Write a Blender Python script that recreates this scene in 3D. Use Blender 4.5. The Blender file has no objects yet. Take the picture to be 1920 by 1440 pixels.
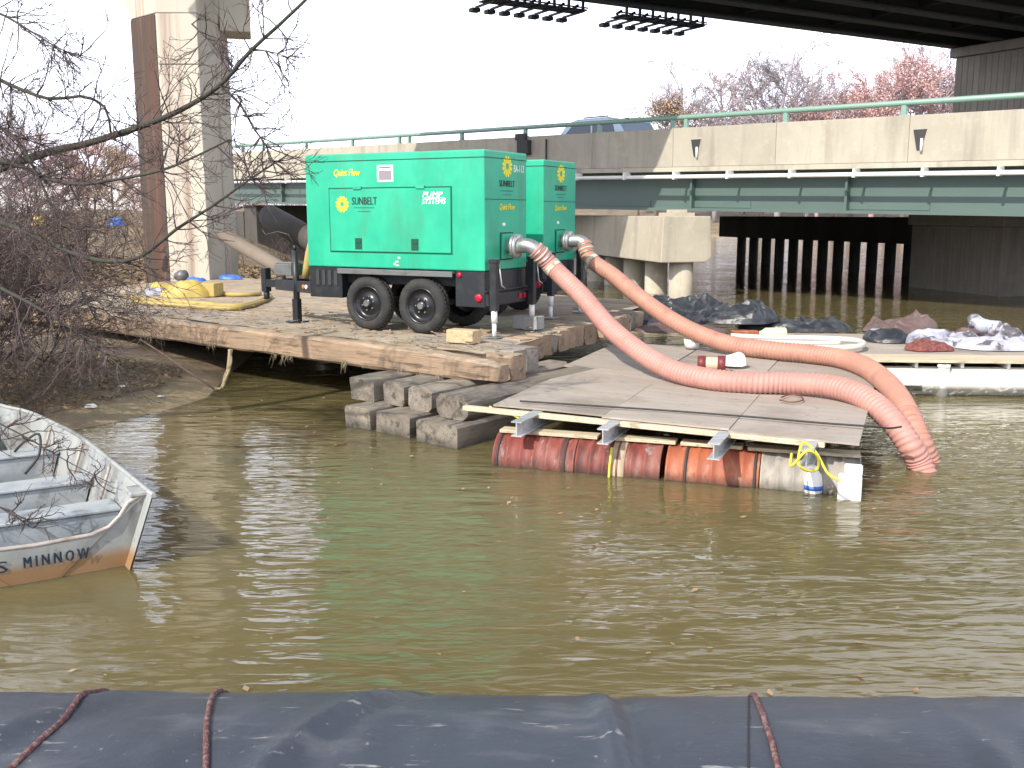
import bpy, bmesh, math, random
from mathutils import Vector as V, Matrix, noise
R = math.radians
scene = bpy.context.scene
col = scene.collection

# ------------------------------------------------------------------ camera, sky, sun, exposure
CAMZ, PITCH, F = 2.5, R(9.73), 1867.0
cam = bpy.data.cameras.new('camera'); cam.lens = 35.0; cam.sensor_width = 36.0; cam.clip_end = 2000
camo = bpy.data.objects.new('camera', cam); col.objects.link(camo)
camo.location = (0, 0, CAMZ); camo.rotation_euler = (R(90) - PITCH, 0, 0)
scene.camera = camo
SUN_DIR = V((-0.60, -0.80, 0)).normalized(); SUN_EL = R(39)
to_sun = V((SUN_DIR.x * math.cos(SUN_EL), SUN_DIR.y * math.cos(SUN_EL), math.sin(SUN_EL)))
w = bpy.data.worlds.new('World'); scene.world = w; w.use_nodes = True
nt = w.node_tree; nt.nodes.clear()
sk = nt.nodes.new('ShaderNodeTexSky'); sk.sky_type = 'NISHITA'; sk.sun_disc = False
sk.sun_elevation = SUN_EL; sk.sun_rotation = math.atan2(to_sun.x, to_sun.y)
sk.air_density = 1.0; sk.dust_density = 3.0; sk.altitude = 0
mx = nt.nodes.new('ShaderNodeMixRGB')
mx.inputs[2].default_value = (23.0, 24.2, 28.0, 1)          # bright haze veil, thick at the horizon, thin overhead
tcw = nt.nodes.new('ShaderNodeTexCoord'); sxw = nt.nodes.new('ShaderNodeSeparateXYZ'); mrw = nt.nodes.new('ShaderNodeMapRange')
mrw.interpolation_type = 'SMOOTHSTEP'; mrw.inputs['From Min'].default_value = 0.44; mrw.inputs['From Max'].default_value = 0.72
mrw.inputs['To Min'].default_value = 0.80; mrw.inputs['To Max'].default_value = 0.02
nt.links.new(tcw.outputs['Generated'], sxw.inputs[0]); nt.links.new(sxw.outputs['Z'], mrw.inputs['Value']); nt.links.new(mrw.outputs[0], mx.inputs[0])
bg = nt.nodes.new('ShaderNodeBackground'); bg.inputs[1].default_value = 0.10
ow = nt.nodes.new('ShaderNodeOutputWorld')
nt.links.new(sk.outputs[0], mx.inputs[1]); nt.links.new(mx.outputs[0], bg.inputs[0]); nt.links.new(bg.outputs[0], ow.inputs[0])
sl = bpy.data.lights.new('sun', 'SUN'); sl.energy = 5.0; sl.angle = R(0.55); sl.color = (1, 0.94, 0.84)
so = bpy.data.objects.new('sun', sl); col.objects.link(so)
so.rotation_euler = to_sun.to_track_quat('Z', 'Y').to_euler(); so.location = (-20, -20, 40)
scene.view_settings.view_transform = 'Standard'; scene.view_settings.look = 'None'
scene.view_settings.exposure = 0.15; scene.view_settings.gamma = 1.0
scene.view_settings.use_curve_mapping = False
scene.render.engine = 'CYCLES'
scene.cycles.use_denoising = True
scene.cycles.max_bounces = 6; scene.cycles.transparent_max_bounces = 6

# ------------------------------------------------------------------ measuring helpers
cp, sp_ = math.cos(PITCH), math.sin(PITCH)
def ray(u, v):
    x = (u - 960) / F; y = (720 - v) / F
    return V((x, cp + y * sp_, -sp_ + y * cp))
def P(u, v, z):
    d = ray(u, v); t = (z - CAMZ) / d.z
    return V((d.x * t, d.y * t, z))
def PY(u, v, y):
    d = ray(u, v); t = y / d.y
    return V((d.x * t, y, CAMZ + d.z * t))

# ------------------------------------------------------------------ object helpers
class MB:
    def __init__(s): s.v = []; s.f = []; s.s = []; s.m = []
    def add(s, vs, fs, smooth=False, mi=0):
        n = len(s.v); s.v += [tuple(p) for p in vs]
        for f in fs: s.f.append(tuple(i + n for i in f)); s.s.append(smooth); s.m.append(mi)
    def para(s, o, a, b, c, mi=0):
        o, a, b, c = V(o), V(a), V(b), V(c)
        if a.cross(b).dot(c) < 0: a, b = b, a
        vs = [o, o + a, o + a + b, o + b, o + c, o + a + c, o + a + b + c, o + b + c]
        s.add(vs, [(0, 3, 2, 1), (4, 5, 6, 7), (0, 1, 5, 4), (1, 2, 6, 5), (2, 3, 7, 6), (3, 0, 4, 7)], False, mi)
    def box(s, x0, x1, y0, y1, z0, z1, mi=0):
        s.para((x0, y0, z0), (x1 - x0, 0, 0), (0, y1 - y0, 0), (0, 0, z1 - z0), mi)
    def tube(s, pts, r, n=8, caps=True, smooth=True, mi=0, closed=False, hel=None):
        pts = [V(p) for p in pts]; N = len(pts)
        rs = r if isinstance(r, (list, tuple)) else [r] * N
        t0 = (pts[1] - pts[0]).normalized()
        up = V((0, 0, 1)) if abs(t0.z) < 0.9 else V((1, 0, 0))
        nrm = t0.cross(up).normalized()
        vs = []
        for i, p in enumerate(pts):
            if closed: t = pts[(i + 1) % N] - pts[i - 1]
            else: t = pts[min(i + 1, N - 1)] - pts[max(i - 1, 0)]
            if t.length < 1e-9: t = t0
            t.normalize(); nrm = (nrm - t * nrm.dot(t))
            if nrm.length < 1e-6: nrm = t.orthogonal()
            nrm.normalize(); b = t.cross(nrm)
            for k in range(n):
                a = 2 * math.pi * k / n
                vs.append(p + (nrm * math.cos(a) + b * math.sin(a)) * (rs[i] if not hel else rs[i] * (1 + hel[0] * math.sin(hel[1] * i + a))))
        fs = []
        M_ = N if closed else N - 1
        for i in range(M_):
            j = (i + 1) % N
            for k in range(n):
                k2 = (k + 1) % n
                fs.append((i * n + k, i * n + k2, j * n + k2, j * n + k))
        s.add(vs, fs, smooth, mi)
        if caps and not closed:
            m = len(s.v) - len(vs)
            s.f.append(tuple(m + k for k in reversed(range(n)))); s.s.append(False); s.m.append(mi)
            s.f.append(tuple(m + (N - 1) * n + k for k in range(n))); s.s.append(False); s.m.append(mi)
    def stick(s, p0, p1, r0, r1):
        d = (p1 - p0)
        if d.length < 1e-6: return
        a = d.orthogonal().normalized(); b = d.normalized().cross(a)
        vs = []
        for p, r in ((p0, r0), (p1, r1)):
            for k in range(3):
                an = 2.0944 * k
                vs.append(p + (a * math.cos(an) + b * math.sin(an)) * r)
        s.add(vs, [(0, 1, 4, 3), (1, 2, 5, 4), (2, 0, 3, 5)], True)
    def lathe(s, o, axis, prof, n=24, smooth=True, mi=0):
        # prof: list of (t along axis, radius)
        o = V(o); ax = V(axis).normalized(); a = ax.orthogonal().normalized(); b = ax.cross(a)
        vs = []
        for t, r in prof:
            for k in range(n):
                an = 2 * math.pi * k / n
                vs.append(o + ax * t + (a * math.cos(an) + b * math.sin(an)) * r)
        fs = []
        for i in range(len(prof) - 1):
            for k in range(n):
                k2 = (k + 1) % n
                fs.append((i * n + k, i * n + k2, (i + 1) * n + k2, (i + 1) * n + k))
        s.add(vs, fs, smooth, mi)
    def prism(s, poly, vec, mi=0):
        n = len(poly); vec = V(vec); vs = [V(p) for p in poly] + [V(p) + vec for p in poly]
        fs = [tuple(reversed(range(n))), tuple(range(n, 2 * n))]
        for i in range(n): fs.append((i, (i + 1) % n, n + (i + 1) % n, n + i))
        s.add(vs, fs, False, mi)
    def build(s, name, mats, parent=None, off=None, bevel=0, label=None, fix=False):
        me = bpy.data.meshes.new(name)
        vs = s.v if off is None else [(p[0] - off[0], p[1] - off[1], p[2] - off[2]) for p in s.v]
        me.from_pydata(vs, [], s.f)
        me.polygons.foreach_set('use_smooth', s.s)
        me.polygons.foreach_set('material_index', s.m)
        if bevel or fix:
            bm = bmesh.new(); bm.from_mesh(me)
            if fix: bmesh.ops.recalc_face_normals(bm, faces=bm.faces)
            if bevel:
                es = [e for e in bm.edges if len(e.link_faces) == 2 and e.calc_face_angle(0) > 0.6]
                bmesh.ops.bevel(bm, geom=es, offset=bevel, segments=2 if bevel > 0.012 else 1, affect='EDGES', profile=0.5, clamp_overlap=True)
            bm.to_mesh(me); bm.free()
        for m in (mats if isinstance(mats, (list, tuple)) else [mats]): me.materials.append(m)
        o = bpy.data.objects.new(name, me); col.objects.link(o)
        if parent: o.parent = parent
        if label: o['label'] = label
        return o

def tag(o, label, cat, group=None):
    o['label'] = label; o['category'] = cat
    if group: o['group'] = group
    return o
def thing(name, label, cat, loc=(0, 0, 0), rotz=0, group=None):
    o = bpy.data.objects.new(name, None); col.objects.link(o); o.empty_display_size = 0.2
    o.location = loc; o.rotation_euler = (0, 0, rotz)
    return tag(o, label, cat, group)
def kind(o, k): o['kind'] = k; return o
kids = {}
def copy_tree(o, parent=None):
    c = o.copy(); col.objects.link(c)
    if parent: c.parent = parent
    for ch in [x for x in bpy.data.objects if x.parent == o and x != c]: copy_tree(ch, c)
    return c
def frame(o, origin, ex, ez=(0, 0, 1)):
    ex = V(ex).normalized(); ez = V(ez); ey = ez.cross(ex).normalized(); ez = ex.cross(ey)
    m = Matrix((ex, ey, ez)).transposed().to_4x4(); m.translation = V(origin)
    o.matrix_local = m
    return o

def text_geo(body, width, shear=0.0, height=None):
    cu = bpy.data.curves.new('lettering', 'FONT'); cu.body = body; cu.shear = shear; cu.resolution_u = 2
    o = bpy.data.objects.new('lettering', cu); col.objects.link(o)
    dg = bpy.context.evaluated_depsgraph_get(); dg.update()
    me = bpy.data.meshes.new_from_object(o.evaluated_get(dg))
    vs = [tuple(v.co) for v in me.vertices]; fs = [tuple(p.vertices) for p in me.polygons]
    bpy.data.objects.remove(o); bpy.data.curves.remove(cu); bpy.data.meshes.remove(me)
    xs = [p[0] for p in vs]; ys = [p[1] for p in vs]
    cx, cy = (min(xs) + max(xs)) / 2, (min(ys) + max(ys)) / 2
    k = width / (max(xs) - min(xs)); ky = k if not height else height / (max(ys) - min(ys))
    return [((p[0] - cx) * k, (p[1] - cy) * ky) for p in vs], fs
def lettering(mb, body, width, c, ex, ez, shear=0.0, height=None, mi=0, bold=True):
    vs, fs = text_geo(body, width, shear, height); c, ex, ez = V(c), V(ex), V(ez)
    nn = ex.cross(ez).normalized(); nn = nn if nn.dot(V((0, -1, 0)) + V((.6, 0, 0))) > 0 else -nn
    sh = width * (.007 if bold else 0)
    mb.add([c + ex * (a - sh) + ez * b for a, b in vs], fs, False, mi)
    if bold: mb.add([c + ex * (a + sh) + ez * b + nn * .0009 for a, b in vs], fs, False, mi)

# ------------------------------------------------------------------ materials
def mat(name, base, rough=0.75, metal=0.0, layers=(), bump=(), rnd=0.0, world=False, spec=0.5, hue=0):
    m = bpy.data.materials.new(name); m.use_nodes = True; t = m.node_tree; N = t.nodes; L = t.links
    b = N['Principled BSDF']; b.inputs['Roughness'].default_value = rough; b.inputs['Metallic'].default_value = metal
    b.inputs['Specular IOR Level'].default_value = spec
    if world:
        g = N.new('ShaderNodeNewGeometry'); vec = g.outputs['Position']
    else:
        tc = N.new('ShaderNodeTexCoord'); oi = N.new('ShaderNodeObjectInfo')
        ml = N.new('ShaderNodeMath'); ml.operation = 'MULTIPLY'; ml.inputs[1].default_value = 61.0
        L.new(oi.outputs['Random'], ml.inputs[0])
        ad = N.new('ShaderNodeVectorMath'); ad.operation = 'ADD'
        L.new(tc.outputs['Object'], ad.inputs[0]); L.new(ml.outputs[0], ad.inputs[1]); vec = ad.outputs[0]
    rgb = N.new('ShaderNodeRGB'); rgb.outputs[0].default_value = (*base, 1); cur = rgb.outputs[0]
    def nz(scale, stretch, detail=5, rgh=0.6):
        mp = N.new('ShaderNodeMapping'); mp.inputs['Scale'].default_value = stretch
        L.new(vec, mp.inputs[0]); n = N.new('ShaderNodeTexNoise')
        n.inputs['Scale'].default_value = scale; n.inputs['Detail'].default_value = detail; n.inputs['Roughness'].default_value = rgh
        L.new(mp.outputs[0], n.inputs['Vector']); return n.outputs[0]
    for ly in layers:
        c, scale, stretch, lo, hi, fac = ly[:6]; opt = ly[6] if len(ly) > 6 else {}
        mr = N.new('ShaderNodeMapRange'); mr.inputs['From Min'].default_value = lo; mr.inputs['From Max'].default_value = hi
        mr.inputs['To Max'].default_value = fac; L.new(nz(scale, stretch, opt.get('detail', 5)), mr.inputs[0]); f = mr.outputs[0]
        if 'up' in opt:
            gg = N.new('ShaderNodeNewGeometry'); sx = N.new('ShaderNodeSeparateXYZ'); L.new(gg.outputs['True Normal'], sx.inputs[0])
            r2 = N.new('ShaderNodeMapRange'); r2.inputs['From Min'].default_value = 0.5; r2.inputs['From Max'].default_value = 0.9
            L.new(sx.outputs['Z'], r2.inputs[0]); mu = N.new('ShaderNodeMath'); mu.operation = 'MULTIPLY'
            L.new(f, mu.inputs[0]); L.new(r2.outputs[0], mu.inputs[1]); f = mu.outputs[0]
        for ax in 'XYZ':
            key = ax.lower() + 'mask'
            if key in opt:
                a0, a1 = opt[key]
                if opt.get('objz') and not world:
                    sx = N.new('ShaderNodeSeparateXYZ'); L.new(tc.outputs['Object'], sx.inputs[0])
                else:
                    gg = N.new('ShaderNodeNewGeometry'); sx = N.new('ShaderNodeSeparateXYZ'); L.new(gg.outputs['Position'], sx.inputs[0])
                r2 = N.new('ShaderNodeMapRange'); r2.inputs['From Min'].default_value = a0; r2.inputs['From Max'].default_value = a1
                L.new(sx.outputs[ax], r2.inputs[0]); mu = N.new('ShaderNodeMath'); mu.operation = 'MULTIPLY'
                L.new(f, mu.inputs[0]); L.new(r2.outputs[0], mu.inputs[1]); f = mu.outputs[0]
        mxx = N.new('ShaderNodeMixRGB'); L.new(f, mxx.inputs[0]); L.new(cur, mxx.inputs[1]); mxx.inputs[2].default_value = (*c, 1); cur = mxx.outputs[0]
    if rnd and not world:
        mr = N.new('ShaderNodeMapRange'); mr.inputs['To Min'].default_value = 1 - rnd; mr.inputs['To Max'].default_value = 1 + rnd
        L.new(oi.outputs['Random'], mr.inputs[0])
        hs = N.new('ShaderNodeHueSaturation'); L.new(mr.outputs[0], hs.inputs['Value']); L.new(cur, hs.inputs['Color']); cur = hs.outputs[0]
    L.new(cur, b.inputs['Base Color'])
    prev = None
    for (scale, stretch, strength, dist) in bump:
        bp = N.new('ShaderNodeBump'); bp.inputs['Strength'].default_value = strength; bp.inputs['Distance'].default_value = dist
        L.new(nz(scale, stretch, 6), bp.inputs['Height'])
        if prev: L.new(prev, bp.inputs['Normal'])
        prev = bp.outputs[0]
    if prev: L.new(prev, b.inputs['Normal'])
    return m

S1 = (1, 1, 1)
def concrete(name, base, streak=0.35, stain=(0.10, 0.085, 0.065), world=False):
    return mat(name, base, 0.85, 0, [
        (tuple(c * 0.72 for c in base), 0.9, (1, 1, 0.8), 0.42, 0.7, 0.55),
        (stain, 2.2, (1, 1, 0.10), 0.52, 0.75, streak),
        (tuple(min(1, c * 1.25) for c in base), 3.1, S1, 0.55, 0.75, 0.5),
        (stain, 26, S1, 0.60, 0.72, 0.25)], [(9, S1, 0.25, 0.02), (60, S1, 0.25, 0.004)], rnd=0.06, world=world)
def wood(name, c1, c2, dark, rnd=0.18, extra=()):
    return mat(name, c1, 0.88, 0, [
        (c2, 2.0, (0.35, 3, 3), 0.4, 0.68, 0.8),
        (dark, 4.0, (0.4, 9, 9), 0.56, 0.72, 0.75),
        (dark, 1.4, (1.0, 1.6, 1.6), 0.58, 0.8, 0.55), (dark, 2.6, (.5, 3.2, 3.2), .56, .66, .7),
        (tuple(min(1, c * 1.5) for c in c1), 7, (0.3, 8, 8), 0.60, 0.78, 0.5)] + list(extra),
        [(4, (0.4, 9, 9), 0.55, 0.02), (22, (0.25, 3, 3), 0.5, 0.006)], rnd=rnd)

M = {}
M['conc'] = concrete('bridge_concrete', (0.41, 0.375, 0.305), 0.40)
M['conc_pier'] = concrete('pier_concrete', (0.46, 0.41, 0.32), 0.35)
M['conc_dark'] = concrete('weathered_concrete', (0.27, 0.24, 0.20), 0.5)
M['conc_col'] = mat('column_concrete', (0.50, 0.46, 0.38), 0.85, 0, [
    ((0.40, 0.37, 0.31), 0.8, (1, 1, 0.5), 0.4, 0.7, 0.6),
    ((0.19, 0.09, 0.055), 1.1, (2.2, 2.2, 0.05), 0.57, 0.68, 0.6, ),
    ((0.15, 0.14, 0.13), 3, (1, 1, 0.15), 0.58, 0.75, 0.4)], [(9, S1, 0.25, 0.02), (60, S1, 0.25, 0.004)])
M['rust_conc'] = mat('rust_stained_concrete', (0.085, 0.040, 0.027), 0.85, 0, [
    ((0.05, 0.042, 0.032), 1.6, (1.5, 1.5, 0.10), 0.42, 0.58, 0.9),
    ((0.15, 0.10, 0.075), 3.4, (2, 2, 0.10), 0.54, 0.70, 0.7), ((0.11, 0.036, 0.02), 2.2, (2, 2, 0.07), 0.55, 0.66, 0.85)], [(14, S1, 0.3, 0.02)])
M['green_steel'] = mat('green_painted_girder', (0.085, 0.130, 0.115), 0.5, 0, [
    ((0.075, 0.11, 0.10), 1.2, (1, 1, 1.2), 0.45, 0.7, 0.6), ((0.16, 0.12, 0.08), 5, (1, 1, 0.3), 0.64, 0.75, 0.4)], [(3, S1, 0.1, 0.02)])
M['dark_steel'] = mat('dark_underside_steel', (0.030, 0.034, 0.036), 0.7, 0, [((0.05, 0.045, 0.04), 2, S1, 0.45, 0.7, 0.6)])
M['dark_conc'] = mat('dark_shaded_concrete', (0.085, 0.078, 0.068), 0.9, 0, [((0.04, 0.037, 0.033), 1.2, (1, 1, 0.3), 0.4, 0.7, 0.7)], [(8, S1, 0.2, 0.02)])  # dark base stands in for shade under the bridges; joints share it
M['rail'] = mat('mint_green_rail_paint', (0.20, 0.33, 0.27), 0.4, 0.0, [((0.18, 0.27, 0.23), 3, S1, 0.5, 0.75, 0.5)])
M['white_pipe'] = mat('white_pipe_paint', (0.72, 0.72, 0.70), 0.45, 0, [((0.45, 0.43, 0.40), 4, S1, 0.5, 0.75, 0.4)])
M['pontoon'] = mat('white_pontoon_plastic', (0.80, 0.79, 0.74), 0.5, 0, [
    ((0.10, 0.10, 0.085), 9, (1, 1, 1.5), 0.22, 0.46, 0.95, {'zmask': (0.20, 0.10)}),
    ((0.5, 0.48, 0.42), 5, S1, 0.5, 0.8, 0.4)])
M['pipe_conc'] = concrete('dirty_pipe_concrete', (0.19, 0.155, 0.12), 0.5)
M['asphalt'] = mat('asphalt', (0.06, 0.06, 0.06), 0.9, 0, [((0.09, 0.09, 0.09), 8, S1, 0.4, 0.7, 0.6)])
M['green'] = mat('green_enamel', (0.018, 0.36, 0.215), 0.36, 0, [
    ((0.035, 0.46, 0.275), 1.6, (1, 1, 0.8), 0.42, 0.66, 0.75),
    ((0.05, 0.26, 0.15), 3.5, (1, 1, 0.25), 0.52, 0.72, 0.6),
    ((0.12, 0.16, 0.10), 38, S1, 0.68, 0.74, 0.35)], [(1.6, S1, 0.16, 0.03), (7, S1, 0.05, 0.01)])
M['seam'] = mat('dark_door_gap', (0.004, 0.07, 0.04), 0.8)
M['black'] = mat('black_frame_paint', (0.014, 0.017, 0.022), 0.45, 0, [((0.05, 0.045, 0.04), 6, S1, 0.52, 0.72, 0.6)], [(30, S1, 0.1, 0.004)])
M['fender'] = mat('dusty_fender', (0.16, 0.17, 0.17), 0.5, 0.3, [((0.06, 0.06, 0.06), 6, S1, 0.5, 0.7, 0.6)])
M['rubber'] = mat('tyre_rubber', (0.022, 0.023, 0.024), 0.8, 0, [((0.075, 0.065, 0.05), 5, S1, 0.45, 0.72, 0.55)], [(40, S1, 0.2, 0.004)])
M['rim'] = mat('dark_rim_paint', (0.03, 0.032, 0.036), 0.28, 0.5, [((0.10, 0.09, 0.08), 12, S1, 0.55, 0.7, 0.5)])
M['steel'] = mat('worn_galvanised_steel', (0.48, 0.49, 0.48), 0.45, 0.75, [((0.24, 0.24, 0.24), 10, S1, 0.42, 0.65, 0.8), ((0.14, 0.08, 0.05), 18, S1, 0.6, 0.7, 0.5)], [(40, S1, 0.2, 0.003)])
M['alu'] = mat('aluminium_beam', (0.62, 0.64, 0.66), 0.42, 0.6, [((0.30, 0.31, 0.33), 6, (0.4, 3, 3), 0.45, 0.7, 0.6)], [(30, S1, 0.15, 0.003)])
M['yellow'] = mat('yellow_print', (0.78, 0.70, 0.03), 0.5)
M['blackprint'] = mat('black_print', (0.006, 0.022, 0.02), 0.5)
M['greyprint'] = mat('faded_dark_green_print', (0.010, 0.17, 0.09), 0.5)
M['white'] = mat('white_print', (0.82, 0.82, 0.80), 0.5)
M['sticker_red'] = mat('red_print', (0.45, 0.09, 0.05), 0.5)
M['sticker_grey'] = mat('grey_print', (0.25, 0.21, 0.24), 0.5)
M['red_lens'] = mat('red_lens', (0.40, 0.012, 0.03), 0.2)
M['orange_lens'] = mat('orange_lens', (0.75, 0.16, 0.01), 0.25)
M['hose1'] = mat('pink_red_hose', (0.45, 0.225, 0.19), 0.6, 0, [((0.56, 0.30, 0.25), 3, S1, 0.45, 0.72, 0.6), ((0.33, 0.17, 0.12), 5, S1, 0.52, 0.7, 0.65)])
M['hose2'] = mat('orange_red_hose', (0.42, 0.21, 0.155), 0.6, 0, [((0.50, 0.28, 0.20), 3, S1, 0.45, 0.72, 0.6), ((0.28, 0.14, 0.10), 5, S1, 0.52, 0.7, 0.65)])
M['tan_strap'] = mat('tan_clamp_tape', (0.55, 0.50, 0.40), 0.7, 0, [((0.2, 0.17, 0.12), 14, S1, 0.5, 0.65, 0.8)])
M['yhose'] = mat('dirty_yellow_hose', (0.42, 0.32, 0.10), 0.7, 0, [((0.30, 0.24, 0.13), 6, S1, 0.45, 0.7, 0.7)])
M['ytarp'] = mat('yellow_tarp_vinyl', (0.47, 0.35, 0.07), 0.6, 0, [((0.36, 0.30, 0.14), 5, S1, 0.45, 0.7, 0.7)])
dirt_top = [((0.42, 0.34, 0.25), 2.2, (1, 1, 1), 0.40, 0.60, 0.85, {'up': 1}), ((0.20, 0.15, 0.11), 5, (1, 1, 1), 0.55, 0.72, 0.7, {'up': 1})]
M['timber'] = wood('tan_old_timber', (0.33, 0.235, 0.155), (0.24, 0.17, 0.115), (0.06, 0.045, 0.034), 0.12, dirt_top)
M['timber_grey'] = wood('grey_weathered_timber', (0.25, 0.225, 0.195), (0.17, 0.15, 0.13), (0.045, 0.04, 0.036), 0.14, [((0.40, 0.33, 0.25), 2.2, S1, 0.45, 0.65, 0.6, {'up': 1})])
M['crib'] = wood('grey_creosote_timber', (0.27, 0.235, 0.19), (0.19, 0.16, 0.125), (0.045, 0.038, 0.03), 0.24, [
    ((0.03, 0.03, 0.025), 2.5, S1, 0.2, 0.5, 0.85, {'zmask': (0.12, -0.02)})])
M['block'] = wood('fresh_wood_block', (0.52, 0.40, 0.24), (0.42, 0.31, 0.18), (0.2, 0.14, 0.08), 0.05)
M['lumber'] = wood('pale_lumber', (0.56, 0.48, 0.34), (0.47, 0.39, 0.27), (0.24, 0.19, 0.13), 0.1)
M['ply'] = mat('weathered_plywood', (0.345, 0.30, 0.255), 0.85, 0, [
    ((0.28, 0.245, 0.21), 1.6, (0.6, 4, 1), 0.42, 0.66, 0.7), ((0.44, 0.40, 0.36), 5, (0.4, 7, 1), 0.5, 0.75, 0.5),
    ((0.17, 0.14, 0.115), 1.1, S1, 0.50, 0.68, 0.65), ((0.13, 0.11, 0.09), 9, S1, 0.62, 0.72, 0.7), ((0.30, 0.22, 0.15), 2.6, (0.4, 3, 1), 0.55, 0.7, 0.5)], [(12, (0.4, 6, 1), 0.25, 0.004)], rnd=0.09)
M['drum_red'] = mat('rust_red_drum_paint', (0.20, 0.042, 0.030), 0.6, 0, [
    ((0.30, 0.13, 0.105), 2.2, (3, 1, 1), 0.44, 0.66, 0.75), ((0.085, 0.03, 0.024), 4, (3, 1, 1), 0.5, 0.64, 0.8), ((0.36, 0.31, 0.28), 6, (2, 1, 1), 0.60, 0.70, 0.6), ((0.05, 0.035, 0.025), 5, S1, 0.2, 0.5, 0.8, {'zmask': (0.10, 0.0)})], [(8, S1, 0.3, 0.02)], rnd=0.15)
M['drum_orange'] = mat('orange_rusty_drum_paint', (0.36, 0.105, 0.048), 0.6, 0, [
    ((0.27, 0.075, 0.04), 2.4, (3, 1, 1), 0.44, 0.60, 0.85), ((0.42, 0.25, 0.17), 5, (2, 1, 1), 0.52, 0.70, 0.7), ((0.12, 0.045, 0.03), 6, (2, 1, 1), 0.56, 0.66, 0.75), ((0.06, 0.035, 0.025), 5, S1, 0.2, 0.5, 0.8, {'zmask': (0.10, 0.0)})], [(8, S1, 0.3, 0.02)])
M['drum_grey'] = mat('grey_cream_drum_paint', (0.33, 0.30, 0.255), 0.6, 0, [
    ((0.19, 0.185, 0.175), 2.2, (3, 1, 1), 0.43, 0.60, 0.9), ((0.24, 0.12, 0.07), 5, (3, 1, 1), 0.56, 0.70, 0.7), ((0.44, 0.41, 0.35), 3, (3, 1, 1), .54, .68, .7), ((0.06, 0.05, 0.04), 5, S1, 0.2, 0.5, 0.8, {'zmask': (0.10, 0.0)}), ((0.09, 0.10, 0.10), 5, S1, 0.62, 0.74, 0.7)], [(8, S1, 0.3, 0.02)])
M['drum_cream'] = mat('cream_drum_band', (0.46, 0.38, 0.26), 0.6, 0, [((0.32, 0.2, 0.12), 6, S1, 0.5, 0.72, 0.6)])
M['foam'] = mat('white_foam', (0.82, 0.81, 0.78), 0.7, 0, [((0.6, 0.57, 0.5), 6, S1, 0.55, 0.75, 0.5)])
M['blue'] = mat('blue_plastic', (0.05, 0.14, 0.50), 0.5, 0, [((0.15, 0.26, 0.58), 6, S1, 0.5, 0.7, 0.5)])
M['yrope'] = mat('yellow_rope', (0.62, 0.56, 0.06), 0.8)
M['rrope'] = mat('dark_red_braided_rope', (0.10, 0.038, 0.038), 0.85, 0, [((0.22, 0.15, 0.135), 60, S1, 0.5, 0.6, 0.8)], [(90, S1, 0.6, 0.004)])
M['cable'] = mat('black_cable', (0.02, 0.02, 0.02), 0.6)
M['wtube'] = mat('dull_white_hose', (0.55, 0.55, 0.50), 0.5)
M['tarp_black'] = mat('black_tarp', (0.024, 0.027, 0.032), 0.30, 0, [((0.08, 0.085, 0.09), 4, S1, 0.45, 0.7, 0.7)], [(7, S1, 0.5, 0.04)])
M['tarp_brown'] = mat('brown_tarp', (0.11, 0.072, 0.066), 0.5, 0, [((0.19, 0.13, 0.12), 4, S1, 0.45, 0.7, 0.7)], [(7, S1, 0.5, 0.04)])
M['tarp_white'] = mat('white_poly_sheet', (0.44, 0.44, 0.50), 0.4, 0, [((0.24, 0.25, 0.31), 3.5, S1, 0.44, 0.60, 0.8), ((0.07, 0.06, 0.07), 2.6, S1, 0.54, 0.60, 0.9)], [(7, S1, 0.6, 0.04)])
M['net'] = mat('red_brown_netting', (0.22, 0.065, 0.05), 0.8, 0, [((0.08, 0.03, 0.03), 20, S1, 0.45, 0.6, 0.8)], [(40, S1, 0.8, 0.02)])
M['tube'] = mat('black_geotextile', (0.044, 0.053, 0.070), 0.48, 0, [
    ((0.030, 0.034, 0.043), 1.3, (1, 1, 1), 0.42, 0.66, 0.8),
    ((0.15, 0.155, 0.165), 2.4, (0.8, 2.4, 2.4), 0.55, 0.78, 0.55),
    ((0.34, 0.34, 0.33), 6.0, (0.5, 3.0, 3.0), 0.65, 0.72, 0.7),
    ((0.24, 0.24, 0.24), 35, S1, 0.66, 0.73, 0.6)], [(3.0, (0.6, 1.2, 1.2), 0.35, 0.06), (160, S1, 0.25, 0.002)])
M['boat'] = mat('weathered_boat_paint', (0.35, 0.365, 0.355), 0.55, 0.1, [
    ((0.25, 0.265, 0.27), 3, S1, 0.42, 0.66, 0.7), ((0.45, 0.45, 0.43), 5, S1, 0.52, 0.72, 0.6),
    ((0.13, 0.125, 0.11), 2.4, (1, 1, .35), 0.52, 0.64, 0.75), ((0.10, 0.10, 0.09), 8, S1, 0.58, 0.68, 0.6), ((0.29, 0.165, 0.075), 2.5, (1, 1, .5), 0.22, 0.40, 0.95, {'zmask': (0.17, 0.09)})], [(5, S1, 0.2, 0.02)])
M['bench'] = mat('grey_boat_bench', (0.40, 0.44, 0.46), 0.5, 0.1, [((0.26, 0.30, 0.34), 3, S1, 0.45, 0.62, 0.8), ((0.16, 0.14, 0.12), 7, S1, 0.56, 0.68, 0.6)], [(5, S1, 0.15, 0.02)])
M['boat_rim'] = mat('boat_rim', (0.40, 0.36, 0.33), 0.5, 0.1, [((0.22, 0.16, 0.13), 6, S1, 0.5, 0.7, 0.7)])
M['ink'] = mat('dark_blue_lettering', (0.018, 0.035, 0.055), 0.7, 0, [((0.2, 0.22, 0.22), 25, S1, 0.62, 0.7, 0.7)])
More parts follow.
